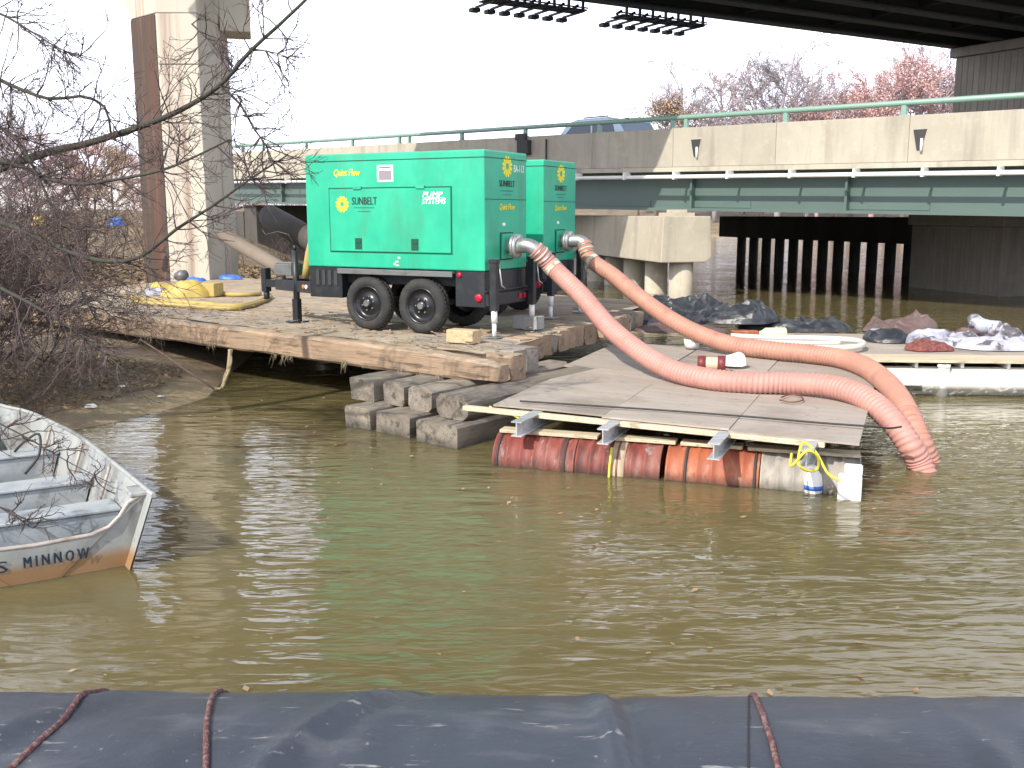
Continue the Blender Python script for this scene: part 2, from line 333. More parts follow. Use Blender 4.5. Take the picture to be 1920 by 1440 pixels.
M['bark'] = mat('mossy_bark', (0.045, 0.038, 0.034), 0.9, 0, [((0.040, 0.055, 0.026), 5, S1, 0.45, 0.65, 0.7), ((0.09, 0.08, 0.075), 14, S1, 0.55, 0.7, 0.5)], [(40, S1, 0.5, 0.006)])
M['twig'] = mat('brown_twig_bark', (0.082, 0.057, 0.054), 0.85, 0, [((0.14, 0.105, 0.105), 3, S1, 0.45, 0.7, 0.7)])
M['twig_tan'] = mat('tan_twig_bark', (0.20, 0.145, 0.105), 0.85, 0, [((0.10, 0.07, 0.06), 3, S1, 0.45, 0.7, 0.7)])
M['twig_grey'] = mat('haze_pale_grey_twigs', (0.36, 0.32, 0.34), 0.9)  # paled twig colour, distance haze is put into it
M['twig_red'] = mat('haze_pale_red_twigs', (0.46, 0.29, 0.28), 0.9)  # reddish twigs lightened the same way in place of haze
M['bud_red'] = mat('haze_pale_red_buds', (0.55, 0.36, 0.34), 0.8)  # bud red washed out to stand in for haze
M['bud_tan'] = mat('orange_tan_buds', (0.56, 0.40, 0.27), 0.8)
M['leaf'] = mat('dead_leaf', (0.33, 0.22, 0.115), 0.8, 0, [((0.10, 0.065, 0.04), 2, S1, 0.42, 0.6, 0.9), ((0.36, 0.28, 0.17), 3.2, S1, 0.52, 0.68, 0.9)], world=True)
M['straw'] = mat('dry_straw', (0.36, 0.29, 0.18), 0.85)
M['car_paint'] = mat('pale_blue_car_paint', (0.45, 0.55, 0.66), 0.25, 0.2)
M['car_glass'] = mat('car_window_glass', (0.06, 0.09, 0.13), 0.05, 0.0)
M['shed'] = mat('pale_shed_wall', (0.72, 0.70, 0.68), 0.7)
M['maroon'] = mat('maroon_pipe', (0.16, 0.028, 0.03), 0.5)
M['cream'] = mat('cream_tape', (0.55, 0.42, 0.30), 0.6)
M['bottle'] = mat('yellow_white_plastic', (0.66, 0.70, 0.42), 0.35)
M['cinder'] = mat('grey_concrete_block', (0.30, 0.30, 0.29), 0.9, 0, [((0.2, 0.2, 0.2), 12, S1, 0.45, 0.7, 0.6)], [(60, S1, 0.4, 0.004)])
M['ground'] = mat('bank_soil', (0.25, 0.195, 0.125), 0.95, 0, [
    ((0.12, 0.088, 0.055), 0.9, S1, 0.42, 0.62, 0.8), ((0.27, 0.21, 0.13), 2.5, S1, 0.5, 0.7, 0.6),
    ((0.055, 0.042, 0.03), 6, S1, 0.55, 0.7, 0.7), ((0.33, 0.27, 0.19), 22, S1, 0.6, 0.72, 0.5), ((0.34, 0.26, 0.155), 1.5, S1, 0.25, 0.45, 0.9, {'zmask': (0.26, 0.10)})],
    [(3, S1, 0.5, 0.1), (18, S1, 0.5, 0.03)], world=True)

# water: murky river with small wind ripples
def water_mat():
    m = bpy.data.materials.new('murky_river_water'); m.use_nodes = True; t = m.node_tree; N = t.nodes; L = t.links
    b = N['Principled BSDF']; b.inputs['Roughness'].default_value = 0.035; b.inputs['IOR'].default_value = 1.333
    b.inputs['Subsurface Weight'].default_value = 1.0; b.inputs['Subsurface Radius'].default_value = (1.0, 0.8, 0.4); b.inputs['Subsurface Scale'].default_value = 0.7
    g = N.new('ShaderNodeNewGeometry')
    def nz(scale, stretch, rot, detail, dist=0.0):
        mp = N.new('ShaderNodeMapping'); mp.inputs['Scale'].default_value = stretch; mp.inputs['Rotation'].default_value = (0, 0, R(rot))
        L.new(g.outputs['Position'], mp.inputs[0]); n = N.new('ShaderNodeTexNoise'); n.inputs['Scale'].default_value = scale
        n.inputs['Detail'].default_value = detail; n.inputs['Distortion'].default_value = dist
        L.new(mp.outputs[0], n.inputs['Vector']); return n.outputs[0]
    c = N.new('ShaderNodeMixRGB'); c.inputs[1].default_value = (0.118, 0.101, 0.046, 1); c.inputs[2].default_value = (0.155, 0.126, 0.060, 1)
    mr = N.new('ShaderNodeMapRange'); mr.inputs['From Min'].default_value = 0.35; mr.inputs['From Max'].default_value = 0.7
    L.new(nz(0.22, S1, 0, 3), mr.inputs[0]); L.new(mr.outputs[0], c.inputs[0]); L.new(c.outputs[0], b.inputs['Base Color'])
    # calm and ruffled patches
    pm = N.new('ShaderNodeMapRange'); pm.inputs['From Min'].default_value = 0.38; pm.inputs['From Max'].default_value = 0.66
    pm.inputs['To Min'].default_value = 0.45; pm.inputs['To Max'].default_value = 1.15; L.new(nz(0.33, (1, 1.3, 1), 20, 2), pm.inputs[0])
    prev = None
    for scale, st, rot, det, dist, amp in ((0.9, (0.6, 1.5, 1), 5, 2, 0.3, 0.030), (3.2, (0.42, 1.5, 1), -7, 2, 0.4, 0.026), (8.0, (0.36, 1.3, 1), 7, 2, 0.5, 0.0135)):
        bp = N.new('ShaderNodeBump'); bp.inputs['Distance'].default_value = amp
        L.new(pm.outputs[0], bp.inputs['Strength']); L.new(nz(scale, st, rot, det, dist), bp.inputs['Height'])
        if prev: L.new(prev, bp.inputs['Normal'])
        prev = bp.outputs[0]
    L.new(prev, b.inputs['Normal'])
    return m
M['water'] = water_mat()

# ------------------------------------------------------------------ terrain and water
SHORE = [(-60, -9.5), (0, -9), (6, -8.3), (9.5, -7.4), (10.8, -5.9), (11.6, -4.95), (12.6, -4.45), (13.5, -4.2), (15, -4.4), (18, -4.7), (25, -4.6), (32, -5.5), (45, -9), (60, -14), (117, -34), (900, -300)]
def shore_x(y):
    for (a, xa), (b, xb) in zip(SHORE, SHORE[1:]):
        if a <= y <= b: return xa + (xb - xa) * (y - a) / (b - a)
    return SHORE[-1][1]
def sstep(a, b, x):
    t = max(0, min(1, (x - a) / (b - a))); return t * t * (3 - 2 * t)
def H(x, y):
    t = shore_x(y) - x
    if y > 108:
        t2 = (y - 116) * 0.8
        t = max(t, t2)
    n = noise.noise(V((x * 0.7, y * 0.7, 3.1))) * 0.12 + noise.noise(V((x * 2.3, y * 2.3, 7.7))) * 0.05
    if t < 0: return max(-0.8, 0.30 * t) + 0.02 * n
    cap = 0.42 + 0.5 * sstep(22, 28, y) + 1.0 * sstep(30, 55, y) + 2.0 * sstep(60, 200, y) + (0.5 * sstep(12, 4, y))
    h = cap * (1 - math.exp(-0.34 * t / cap))
    d = math.hypot((x + 20) / 13, (y - 58) / 14)
    h += 1.2 * max(0, 1 - d * d) if d < 1 else 0
    if -16 < x and 11 < y < 26: n *= 0.5
    return h + n * min(1, t)
def axis(dense0, dense1, step, lo, hi):
    a = []; x = dense0
    while x <= dense1 + 1e-6: a.append(x); x += step
    s = step; x = dense1
    while x < hi: s *= 1.35; x += s; a.append(min(x, hi))
    s = step; x = dense0
    while x > lo: s *= 1.35; x -= s; a.insert(0, max(x, lo))
    return a
xs = axis(-15, 0, 0.22, -500, 500); ys = axis(5, 32, 0.25, -60, 900)
mb = MB(); vs = [(x, y, H(x, y)) for y in ys for x in xs]; nx = len(xs)
mb.add(vs, [(j * nx + i, j * nx + i + 1, (j + 1) * nx + i + 1, (j + 1) * nx + i) for j in range(len(ys) - 1) for i in range(nx - 1)], True)
kind(mb.build('ground', M['ground']), 'structure')
mb = MB(); mb.box(-499, 499, -59, 899, -6, 0)
kind(mb.build('water', M['water']), 'structure')

# ------------------------------------------------------------------ lower road bridge
BA = V((12.1, 23.6, 0)); BD = V((-0.6925, 0.7214, 0)); BN = V((0.7214, 0.6925, 0))     # BN points away from the viewer
GR = 0.0155
def B(s, w, z): return BA + BD * s + BN * w + V((0, 0, z + GR * s))
def s_of_u(u, z=4.5):
    lo, hi = -12, 45
    for _ in range(50):
        m_ = (lo + hi) / 2; q = B(m_, 0, z); dx = q.x; ax = q.y * cp - (q.z - CAMZ) * sp_
        if 960 + F * dx / ax > u: lo = m_
        else: hi = m_
    return lo
bridge = thing('road_bridge', 'low road bridge with concrete parapet and green steel girders over the river', 'bridge', B(10, 0, 3.7))
OFF = B(10, 0, 3.7)
def bpara(mb, s0, s1, w0, w1, z0, z1, mi=0):
    o = B(s0, w0, z0); mb.para(o, B(s1, w0, z0) - o, BN * (w1 - w0), V((0, 0, z1 - z0)), mi)
S0, S1_ = -16, 43
cuts = [S0, -7.4, s_of_u(1705), s_of_u(1455), s_of_u(1262), s_of_u(1110), s_of_u(988), s_of_u(864), s_of_u(757), s_of_u(640), s_of_u(540), S1_]
cuts = sorted(set(round(c, 2) for c in cuts))
for a, b in zip(cuts, cuts[1:]):
    q = MB(); bpara(q, a + 0.004, b - 0.004, 0, 0.32, 3.73, 4.88); q.build('parapet_panel', M['conc'], bridge, OFF, bevel=0.012)
q = MB(); bpara(q, S0, S1_, -0.05, 21, 3.59, 3.725); q.build('deck_slab', M['conc'], bridge, OFF)
q = MB(); bpara(q, S0, S1_, 0.34, 20.6, 3.728, 3.80); q.build('roadway', M['asphalt'], bridge, OFF)
q = MB(); bpara(q, S0, S1_, 20.65, 21, 3.73, 4.8); q.build('far_parapet', M['conc'], bridge, OFF)
# drain scuppers: dark recessed slots with a white down pipe
for u in (1305, 1725):
    s = s_of_u(u, 4.3); q = MB(); o = B(s + 0.17, -0.028, 4.02); a = BD * -0.34
    q.prism([o + a * 0.33, o + a * 0.62, o + a + V((0, 0, 0.5)), o + V((0, 0, 0.5))], BN * 0.02); dr = q.build('scupper', M['dark_steel'], bridge, OFF, fix=True)
    q = MB(); q.tube([B(s - 0.07, -0.055, 4.30), B(s - 0.07, -0.055, 3.98)], 0.035, 8); q.build('drain_pipe', M['white_pipe'], dr, OFF)
# rail
q = MB(); q.tube([B(S0, 0.12, 5.20), B(10, 0.12, 5.20), B(S1_, 0.12, 5.20)], 0.075, 10); q.build('hand_rail', M['rail'], bridge, OFF)
for u in (1692, 1470, 1283, 1258, 1120, 981, 862, 763, 745, 657, 570, 490, 452):
    s = s_of_u(u, 5.0); q = MB(); bpara(q, s - 0.06, s + 0.06, 0.06, 0.17, 4.88, 5.14); bpara(q, s - 0.1, s + 0.1, 0.03, 0.2, 4.882, 4.91); q.build('rail_post', M['rail'], bridge, OFF)
for s in (-6.5, -10.5):
    q = MB(); bpara(q, s - 0.06, s + 0.06, 0.06, 0.17, 4.88, 5.14); q.build('rail_post', M['rail'], bridge, OFF)
# girders
for gi, wv in enumerate((0.55, 3.1, 5.7, 8.3, 10.9, 13.5, 16.1, 18.7, 20.4)):
    q = MB(); bpara(q, S0, S1_, wv - 0.01, wv + 0.01, 2.50, 3.55); bpara(q, S0, S1_, wv - 0.25, wv + 0.25, 2.42, 2.50); bpara(q, S0, S1_, wv - 0.2, wv + 0.2, 3.55, 3.588)
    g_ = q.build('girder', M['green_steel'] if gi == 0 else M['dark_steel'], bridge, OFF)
    if gi == 0:
        for u in (1575, 1283, 1040, 870, 700, 610, 515):
            s = s_of_u(u, 3); q = MB(); bpara(q, s - 0.02, s + 0.05, wv - 0.2, wv - 0.012, 2.502, 3.548); q.build('stiffener', M['green_steel'], g_, OFF)
        for u in (1650, 1330, 1150, 560):
            s = s_of_u(u, 3); q = MB(); bpara(q, s - 1.1, s + 1.1, wv - 0.03, wv - 0.0115, 2.53, 2.72); q.build('splice_plate', M['green_steel'], g_, OFF)
for k in range(9):   # cross frames hidden deep under the deck
    s = -10 + k * 6.2; q = MB(); bpara(q, s, s + 0.12, 0.8, 20.2, 2.75, 2.9); bpara(q, s, s + 0.12, 0.8, 20.2, 3.35, 3.5); q.build('cross_frame', M['dark_steel'], bridge, OFF)
# conduit
q = MB(); q.tube([B(S0, -0.22, 3.43), B(12, -0.22, 3.43), B(S1_ - 2, -0.22, 3.43)], 0.062, 10); cdt = q.build('conduit', M['white_pipe'], bridge, OFF)
for u in (1880, 1738, 1610, 1490, 1373, 1273, 1180, 1090, 1000, 925, 850, 780, 720, 660, 600, 545, 500):
    s = s_of_u(u, 3.4); q = MB(); bpara(q, s - 0.03, s + 0.03, -0.29, 0.02, 3.50, 3.585); bpara(q, s - 0.035, s + 0.035, -0.30, -0.14, 3.355, 3.50); q.build('conduit_hanger', M['white_pipe'], cdt, OFF)
s = s_of_u(985, 4.3); q = MB(); bpara(q, s - 0.30, s + 0.22, -0.20, -0.003, 4.25, 4.75); bpara(q, s - 0.1, s + 0.4, -0.12, -0.003, 4.76, 4.98); q.build('junction_box', M['dark_steel'], bridge, OFF)
q = MB(); q.tube([B(s - 1.05, -0.04, 3.75), B(s - 1.05, -0.04, 4.75)], 0.03, 6); q.build('cable_riser', M['dark_steel'], bridge, OFF)

# piers of the low bridge
PD = V((-0.24, 0.97, 0)).normalized(); PR = V((0.97, 0.24, 0))
c0 = PY(1285, 560, 29.3); c0.z = 0
pier = thing('bridge_pier', 'pale concrete pier cap on round piles nearest the green machines', 'bridge pier', c0)
q = MB(); hw = 0.80
prof = [(-hw, 1.08), (hw - 0.18, 1.08), (hw, 1.22), (hw - 0.06, 2.42), (-hw + 0.05, 2.42)]
q.prism([c0 + PR * a + V((0, 0, z)) for a, z in prof], PD * 17); q.build('cap', M['conc_pier'], pier, c0, bevel=0.03, fix=True)
q = MB(); q.prism([c0 + PD * 0.7 + PR * a + PD * b + V((0, 0, 2.42)) for a, b in ((-.4, -.3), (.4, -.3), (.4, .5), (-.4, .5))], V((0, 0, 0.10)))
q.prism([c0 + PD * 0.7 + PR * a + PD * b + V((0, 0, 2.52)) for a, b in ((-.22, -.15), (.22, -.15), (.22, .35), (-.22, .35))], V((0, 0, 0.09))); q.build('bearing', M['conc_pier'], pier, c0)
for k in range(9):
    p = c0 + PD * (0.55 + 1.95 * k) + PR * 0.08
    q = MB(); q.tube([p + V((0, 0, -1.2)), p + V((0, 0, 1.08))], 0.36, 20); q.build('pile', M['conc_pier'], pier, c0)
b0 = V((16.3, 39.2, 0)); b1 = V((11.6, 51.9, 0)); bd = (b1 - b0).normalized(); br = V((bd.y, -bd.x, 0))
bent = thing('pile_bent', 'long dark pile bent standing in the shade beneath the low bridge', 'bridge pier', b0)
q = MB(); q.para(b0 - bd * 0.6 - br * 0.55 + V((0, 0, 1.30)), bd * 15, br * 1.1, V((0, 0, 1.05))); q.build('cap', M['dark_conc'], bent, b0, bevel=0.03)
for k in range(13):
    p = b0 + bd * (k * 1.09); q = MB(); q.tube([p + V((0, 0, -1.2)), p + V((0, 0, 1.30))], 0.23, 16); q.build('pile', M['dark_conc'], bent, b0)
w0 = P(1872, 556, 0)
wall_ = thing('pier_wall', 'solid board marked concrete pier wall in deep shade under the bridge', 'bridge pier', w0)
wd = V((-0.26, 0.965, 0)).normalized(); wr = V((0.965, 0.26, 0))
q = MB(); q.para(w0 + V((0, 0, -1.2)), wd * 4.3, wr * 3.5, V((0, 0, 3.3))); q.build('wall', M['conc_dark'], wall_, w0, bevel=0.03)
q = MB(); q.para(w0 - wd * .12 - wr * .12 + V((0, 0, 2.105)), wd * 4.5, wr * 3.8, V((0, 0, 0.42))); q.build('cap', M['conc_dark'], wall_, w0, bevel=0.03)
for k in range(22):
    q = MB(); q.para(w0 + wd * (0.08 + k * 0.19) - wr * 0.012 + V((0, 0, -1.1)), wd * 0.16, wr * 0.02, V((0, 0, 3.15))); q.build('form_board_mark', M['conc_dark'], wall_, w0)
# abutment under the left end
a0 = B(36.5, 0.6, 0)
ab = thing('bridge_abutment', 'dark concrete abutment wall where the low bridge meets the bank', 'abutment', (a0.x, a0.y, 0))
q = MB(); q.para(V((a0.x, a0.y, 0)), BD * 1.2, BN * 20.5, V((0, 0, 2.9))); q.build('wall', M['dark_conc'], ab, (a0.x, a0.y, 0))
q = MB(); q.para(V((a0.x, a0.y, 0)) + BD * 1.3, BD * 4, BN * 0.4, V((0, 0, 2.6))); q.build('wing_wall', M['dark_conc'], ab, (a0.x, a0.y, 0))  # wing wall given the dark concrete to imitate shade under the bridge

# ------------------------------------------------------------------ high overpass
OA = V((1.9, 37.3, 0)); OD = V((0.863, 0.505, 0)); ON = V((0.505, -0.863, 0))      # ON points towards the viewer
def O(s, w_, z): return OA + OD * s + ON * w_ + V((0, 0, z))
WID = 9.3
over = thing('overpass', 'high dark overpass deck crossing overhead seen from below', 'bridge', O(10, 5, 10))
OO = O(10, 5, 10)
def opara(mb, s0, s1, w0, w1, z0, z1): o = O(s0, w0, z0); mb.para(o, OD * (s1 - s0), ON * (w1 - w0), V((0, 0, z1 - z0)))
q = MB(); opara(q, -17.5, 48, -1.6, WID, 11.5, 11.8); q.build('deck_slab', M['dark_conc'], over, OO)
for wv in (-1.6, WID - 0.3):
    q = MB(); opara(q, -17.5, 48, wv, wv + 0.3, 11.805, 12.9); q.build('parapet', M['conc'], over, OO)
for wv in (0.3, 2.5, 4.7, 6.9, 8.9):
    q = MB(); opara(q, -17.5, 48, wv - 0.015, wv + 0.015, 10.08, 11.46); opara(q, -17.5, 48, wv - 0.28, wv + 0.28, 10.0, 10.08); opara(q, -17.5, 48, wv - 0.2, wv + 0.2, 11.46, 11.498)
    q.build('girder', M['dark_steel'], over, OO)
for k in range(13):
    s = -17 + 5 * k; q = MB(); opara(q, s, s + 0.15, 0.4, 8.8, 10.25, 10.45); opara(q, s, s + 0.15, 0.4, 8.8, 11.1, 11.3); q.build('cross_frame', M['dark_steel'], over, OO)
# wall pier at the right, runs across the width of the overpass
rp0 = O(21.3, 0.35, 0)
rp = thing('overpass_pier', 'tall shaded concrete pier wall carrying the overpass behind the parapet', 'bridge pier', rp0)
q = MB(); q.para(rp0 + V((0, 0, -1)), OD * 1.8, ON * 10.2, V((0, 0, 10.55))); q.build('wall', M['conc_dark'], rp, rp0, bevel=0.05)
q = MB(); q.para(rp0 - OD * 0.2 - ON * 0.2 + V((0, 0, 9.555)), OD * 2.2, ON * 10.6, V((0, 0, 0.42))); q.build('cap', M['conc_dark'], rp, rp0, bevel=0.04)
for k in range(34):
    q = MB(); q.para(rp0 + ON * (0.1 + k * 0.3) - OD * 0.015 + V((0, 0, -0.9)), ON * 0.27, OD * 0.03, V((0, 0, 10.4))); q.build('form_board_mark', M['conc_dark'], rp, rp0)

# ------------------------------------------------------------------ tall column at the left
def at(u, y): r = ray(u, 300); return V((r.x / r.y * y, y, 0))
kA, kB, kC, kD, kE = at(260, 26.3), at(307, 25.4), at(382, 25.4), at(420, 26.9), at(437, 27.8)
kF, kG = kE + V((-0.5, 1.3, 0)), kA + V((0.4, 1.4, 0))
cc = V((-8.3, 26.3, 0.9))
colm = thing('overpass_column', 'tall rust streaked concrete column behind the timber deck', 'bridge column', cc)
def shaft(poly, z0, z1, name, m): q = MB(); q.prism([p + V((0, 0, z0)) for p in poly], V((0, 0, z1 - z0))); return q.build(name, m, colm, cc, fix=True, bevel=0.02)
shaft([kB, kC, kD, kE, kF, kG + V((.15, 0, 0)), kB + V((-.12, .2, 0))], 0, 7.3, 'shaft', M['conc_col'])
shaft([kA, kB + V((-.013, -.01, 0)), kB + V((-.135, .25, 0)), kG + V((.13, 0, 0)), kG], 0, 7.3, 'rust_stained_face', M['rust_conc'])
q = MB()
low = [kA, kB, kC, kD, kE, kF, kG]; cen = sum(low, V()) / 7
up = []
for i, p in enumerate(low):
    d = p - cen; g_ = p + d * 0.02
    if i in (0, 6): g_ = p + V((-1.1, 0.2, 0))
    if i in (3, 4, 5): g_ = p + V((0.35, 0, 0))
    up.append(g_)
vs = [p + V((0, 0, 7.31)) for p in low] + [p + V((0, 0, 10.9)) for p in up]
q.add(vs, [tuple(reversed(range(7))), tuple(range(7, 14))] + [(i, (i + 1) % 7, 7 + (i + 1) % 7, 7 + i) for i in range(7)])
q.build('flared_head', M['conc_col'], colm, cc, fix=True, bevel=0.02)
q = MB(); q.para(kD + V((0.05, 0.0, 7.15)), V((0.75, 0.2, 0)), V((-0.3, 1.2, 0)), V((0, 0, 3.3))); q.build('corbel', M['conc_col'], colm, cc, bevel=0.03)
for z in (4.7, 6.1):
    q = MB(); q.para(kB + V((0.02, -0.012, z)), (kC - kB) * 0.96, V((0, 0.01, 0)), V((0, 0, 0.02))); q.build('pour_joint', M['dark_conc'], colm, cc)
# cap beam over the column, above the picture
cb = thing('overpass_cap_beam', 'concrete cap beam on the tall column under the overpass', 'cap beam', O(-14, 5, 10))
q = MB(); o = O(-16.2, 0.0, 8.6); 
q.para(V((cc.x, cc.y, 10.905)) - ON * 4.4 - OD * 0.9, OD * 1.8, ON * 10.0, V((0, 0, -0.0 + 0.0 + 0.001 + 0.0))) if False else None
q.para(V((cc.x, cc.y, 9.6)) - ON * 4.6 - OD * 0.75, OD * 1.5, ON * 10.6, V((0, 0, 0.395))); q.build('beam', M['conc_col'], cb, O(-14, 5, 10))

# two lamp catwalks hanging under the far edge of the overpass
def catwalk(s0, n, label):
    base = O(s0, -0.4, 9.3)
    t = thing('sign_light_catwalk', label, 'catwalk', base, 0, 'lamp catwalks hung from the overpass edge')
    step = 0.62
    q = MB(); opara(q, s0 - 0.2, s0 + step * (n - 1) + 0.2, -1.15, -0.35, 9.81, 9.85)
    q.build('grating', M['dark_steel'], t, base)
    for k in range(n):
        s = s0 + k * step
        q = MB(); opara(q, s - 0.04, s + 0.04, -0.42, -0.33, 9.77, 10.6); opara(q, s - 0.04, s + 0.04, -0.42, -0.05, 10.2, 10.28); q.build('hanger', M['dark_steel'], t, base)
        q = MB(); opara(q, s - 0.04, s + 0.04, -1.7, -0.3, 9.73, 9.80); opara(q, s - 0.16, s + 0.16, -1.95, -1.65, 9.62, 9.75)
        q.tube([O(s, -0.9, 9.85), O(s, -1.0, 9.98), O(s, -0.7, 10.03)], 0.06, 5); q.build('lamp_arm', M['dark_steel'], t, base)
    q = MB(); q.tube([O(s0 - 0.3, -0.5, 9.93), O(s0 + step * n - 0.3, -0.5, 9.93)], 0.03, 5); q.build('guard_wire', M['dark_steel'], t, base)
catwalk(-2.7, 7, 'dark sign lighting catwalk hung further along, left of its twin')
catwalk(3.0, 7, 'dark sign lighting catwalk hung nearer the overpass pier')

# ------------------------------------------------------------------ car on the low bridge
cs = s_of_u(1118, 5.2)
for _ in range(40):
    q_ = B(cs, 3.9, 5.2); cs += (960 + F * q_.x / (q_.y * cp - (q_.z - CAMZ) * sp_) - 1122) * .008
cpos = B(cs, 3.9, 3.81)
car = thing('car', 'pale blue car driving on the bridge behind the parapet', 'car', cpos, math.atan2(BD.y, BD.x))
q = MB(); sec = [(-2.3, 0.45), (-2.35, 0.95), (-2.2, 1.15), (-1.75, 1.75), (-1.2, 1.86), (0.3, 1.86), (0.75, 1.75), (1.35, 1.18), (2.2, 1.02), (2.35, 0.8), (2.35, 0.45)]
q.prism([(x, -0.9, z) for x, z in sec], (0, 1.8, 0)); q.build('body', M['car_paint'], car, bevel=0.06, fix=True)
for sgn in (-1, 1):
    q = MB(); q.prism([(x, sgn * 0.905, z) for x, z in ((-1.6, 1.2), (-1.45, 1.62), (-0.5, 1.72), (-0.5, 1.2))], (0, sgn * 0.01, 0)); q.build('side_window', M['car_glass'], car, fix=True)
    q = MB(); q.prism([(x, sgn * 0.905, z) for x, z in ((-0.4, 1.2), (-0.4, 1.72), (0.4, 1.72), (1.0, 1.2))], (0, sgn * 0.01, 0)); q.build('side_window', M['car_glass'], car, fix=True)
    for x in (-1.45, 1.45):
        q = MB(); q.tube([(x, sgn * 0.72, 0.34), (x, sgn * 0.93, 0.34)], 0.34, 20); q.build('wheel', M['rubber'], car)
q = MB(); q.prism([(0.82, -0.75, 1.73), (1.33, -0.8, 1.24), (1.33, 0.8, 1.24), (0.82, 0.75, 1.73)], (0.014, 0, 0.014)); q.build('windscreen', M['car_glass'], car, fix=True)
q = MB(); q.tube([(-1.0, -0.6, 1.92), (0.2, -0.6, 1.92)], 0.025, 6); q.tube([(-1.0, 0.6, 1.92), (0.2, 0.6, 1.92)], 0.025, 6); q.build('roof_rack', M['black'], car)

# ------------------------------------------------------------------ timber deck
ZD = 0.83
Cn = P(932, 674, ZD); Lf = P(0, 565, ZD)
E = (Lf - Cn).normalized(); PH = V((-E.y, E.x, 0))
if PH.y < 0: PH = -PH
rng = random.Random(5)
def timber_mesh(L_, W_, H_, seed, n=14, jit=0.010, ch=0.05, rot=None):
    q = MB(); r = random.Random(seed); c = ch
    sec = [(c, 0), (W_ - c, 0), (W_, c), (W_, H_ - c), (W_ - c, H_), (c, H_), (0, H_ - c), (0, c)]
    vs = []; so_ = r.random() * 100
    for i in range(n + 1):
        x = L_ * i / n
        for k, (y, z) in enumerate(sec):
            jx = noise.noise_vector(V((x * 2.3 + so_, k * 3.7, so_))) * jit + noise.noise_vector(V((x * 9 + so_, k * 3.7, so_ + 9))) * jit * 0.6
            dx = jx.x * (3 if i in (0, n) else 0)
            if rot and x < rot: 
                f = 1 - x / rot; z2 = H_ * (0.5) + (z - H_ * 0.5) * (1 - 0.35 * f); z2 += -0.03 * f; y2 = y + 0.05 * f * (1 if y < W_ / 2 else -1)
            else: y2, z2 = y, z
            vs.append((x + dx, y2 + jx.y, z2 + jx.z))
    m = 8
    fs = [(i * m + k, i * m + (k + 1) % m, (i + 1) * m + (k + 1) % m, (i + 1) * m + k) for i in range(n) for k in range(m)]
    q.add(vs, [f[::-1] for f in fs]); q.add(vs[:m], [tuple(range(m))]); q.add(vs[-m:], [tuple(reversed(range(m)))])
    return q
mats_spec = [  # offset of first timber, count, setback of right end, label
    (0, 4, 0.0, 'tan timber mat at the front edge of the work deck'),
    (4, 5, 0.42, 'grey timber mat set back behind the front mat, under the first trailer'),
    (9, 5, 0.30, 'timber mat in the middle of the work deck between the two trailers'),
    (14, 6, 0.2, 'timber mat under the second trailer'),
    (20, 6, 0.6, 'rearmost timber mat of the work deck beside the river pier')]
TW = 0.305
for first, cnt, setb, lab in mats_spec:
    org = Cn + PH * (first * TW)
    t = thing('timber_mat', lab, 'timber mat', (org.x, org.y, ZD - 0.3), 0, 'timber mats of the work deck')
    for k in range(cnt):
        i = first + k
        st = 0.27 * i * TW + setb + rng.uniform(-0.05, 0.09)
        if first == 0: st = [0.02, -0.03, 0.10, 0.06][k] + 0.27 * i * TW
        o = Cn + PH * (i * TW) + E * st
        L_ = 13.8 - st + rng.uniform(-0.3, 0.3)
        hh = 0.31 + rng.uniform(-0.012, 0.012)
        q = timber_mesh(L_, TW - 0.012, hh, 100 + i, 40 if i < 6 else 16, 0.016 if i == 0 else 0.010, 0.035, 1.3 if i == 0 else None)
        b_ = q.build('timber', M['timber'] if (i < 2 or 4 < i) and i % 5 != 3 else M['timber_grey'], t)
        # local x runs along E, local y along PH
        m_ = Matrix((E, PH, V((0, 0, 1)))).transposed().to_4x4()
        m_.translation = V((o.x - org.x, o.y - org.y, 0.30 - hh))
        b_.matrix_local = m_
# dirt and grit drifted on the deck
mb = MB(); r = random.Random(8)
gx, gy = 90, 46
vs = []
for j in range(gy + 1):
    for i in range(gx + 1):
        a = 0.35 + 13.0 * i / gx; b_ = 0.25 + 6.9 * j / gy
        p = Cn + E * (a + 0.27 * b_) + PH * b_
        h = noise.noise(V((p.x * 0.8, p.y * 0.8, 1.0))) * 0.03 + noise.noise(V((p.x * 3, p.y * 3, 4.0))) * 0.014 + 0.002 - 0.012 * (a < 1.5)
        vs.append((p.x, p.y, ZD + h))
fs = [(j * (gx + 1) + i, j * (gx + 1) + i + 1, (j + 1) * (gx + 1) + i + 1, (j + 1) * (gx + 1) + i) for j in range(gy) for i in range(gx)]
mb.add(vs, [f[::-1] for f in fs], True)
M['grit'] = mat('pale_grit', (0.36, 0.295, 0.215), 0.95, 0, [((0.25, 0.19, 0.135), 1.3, S1, 0.42, 0.65, 0.8), ((0.46, 0.40, 0.31), 4, S1, 0.52, 0.7, 0.6), ((0.10, 0.075, 0.055), 14, S1, 0.62, 0.72, 0.7)], [(12, S1, 0.5, 0.02), (50, S1, 0.5, 0.006)], world=True)
kind(mb.build('dirt', M['grit'], fix=True), 'stuff')
# straw fringe hanging from the front edge
mb = MB(); r = random.Random(3)
for k in range(2200):
    a = r.uniform(0.4, 13.0)
    if noise.noise(V((a * 1.7, 2, 2))) + .6 * noise.noise(V((a * 6, 3, 3))) < .22: continue
    p = Cn + E * a - PH * r.uniform(0.0, 0.02) + V((0, 0, -0.29 + r.uniform(-0.02, 0.05)))
    l = r.choice((0.03, 0.05, 0.07, 0.16)) * r.uniform(0.4, 1.3); dv = V((r.uniform(-.5, .5), r.uniform(-.6, .1), -1)).normalized()
    mb.stick(p, p + dv * l, 0.0022, 0.0008)
kind(mb.build('dry_grass', M['straw']), 'stuff')

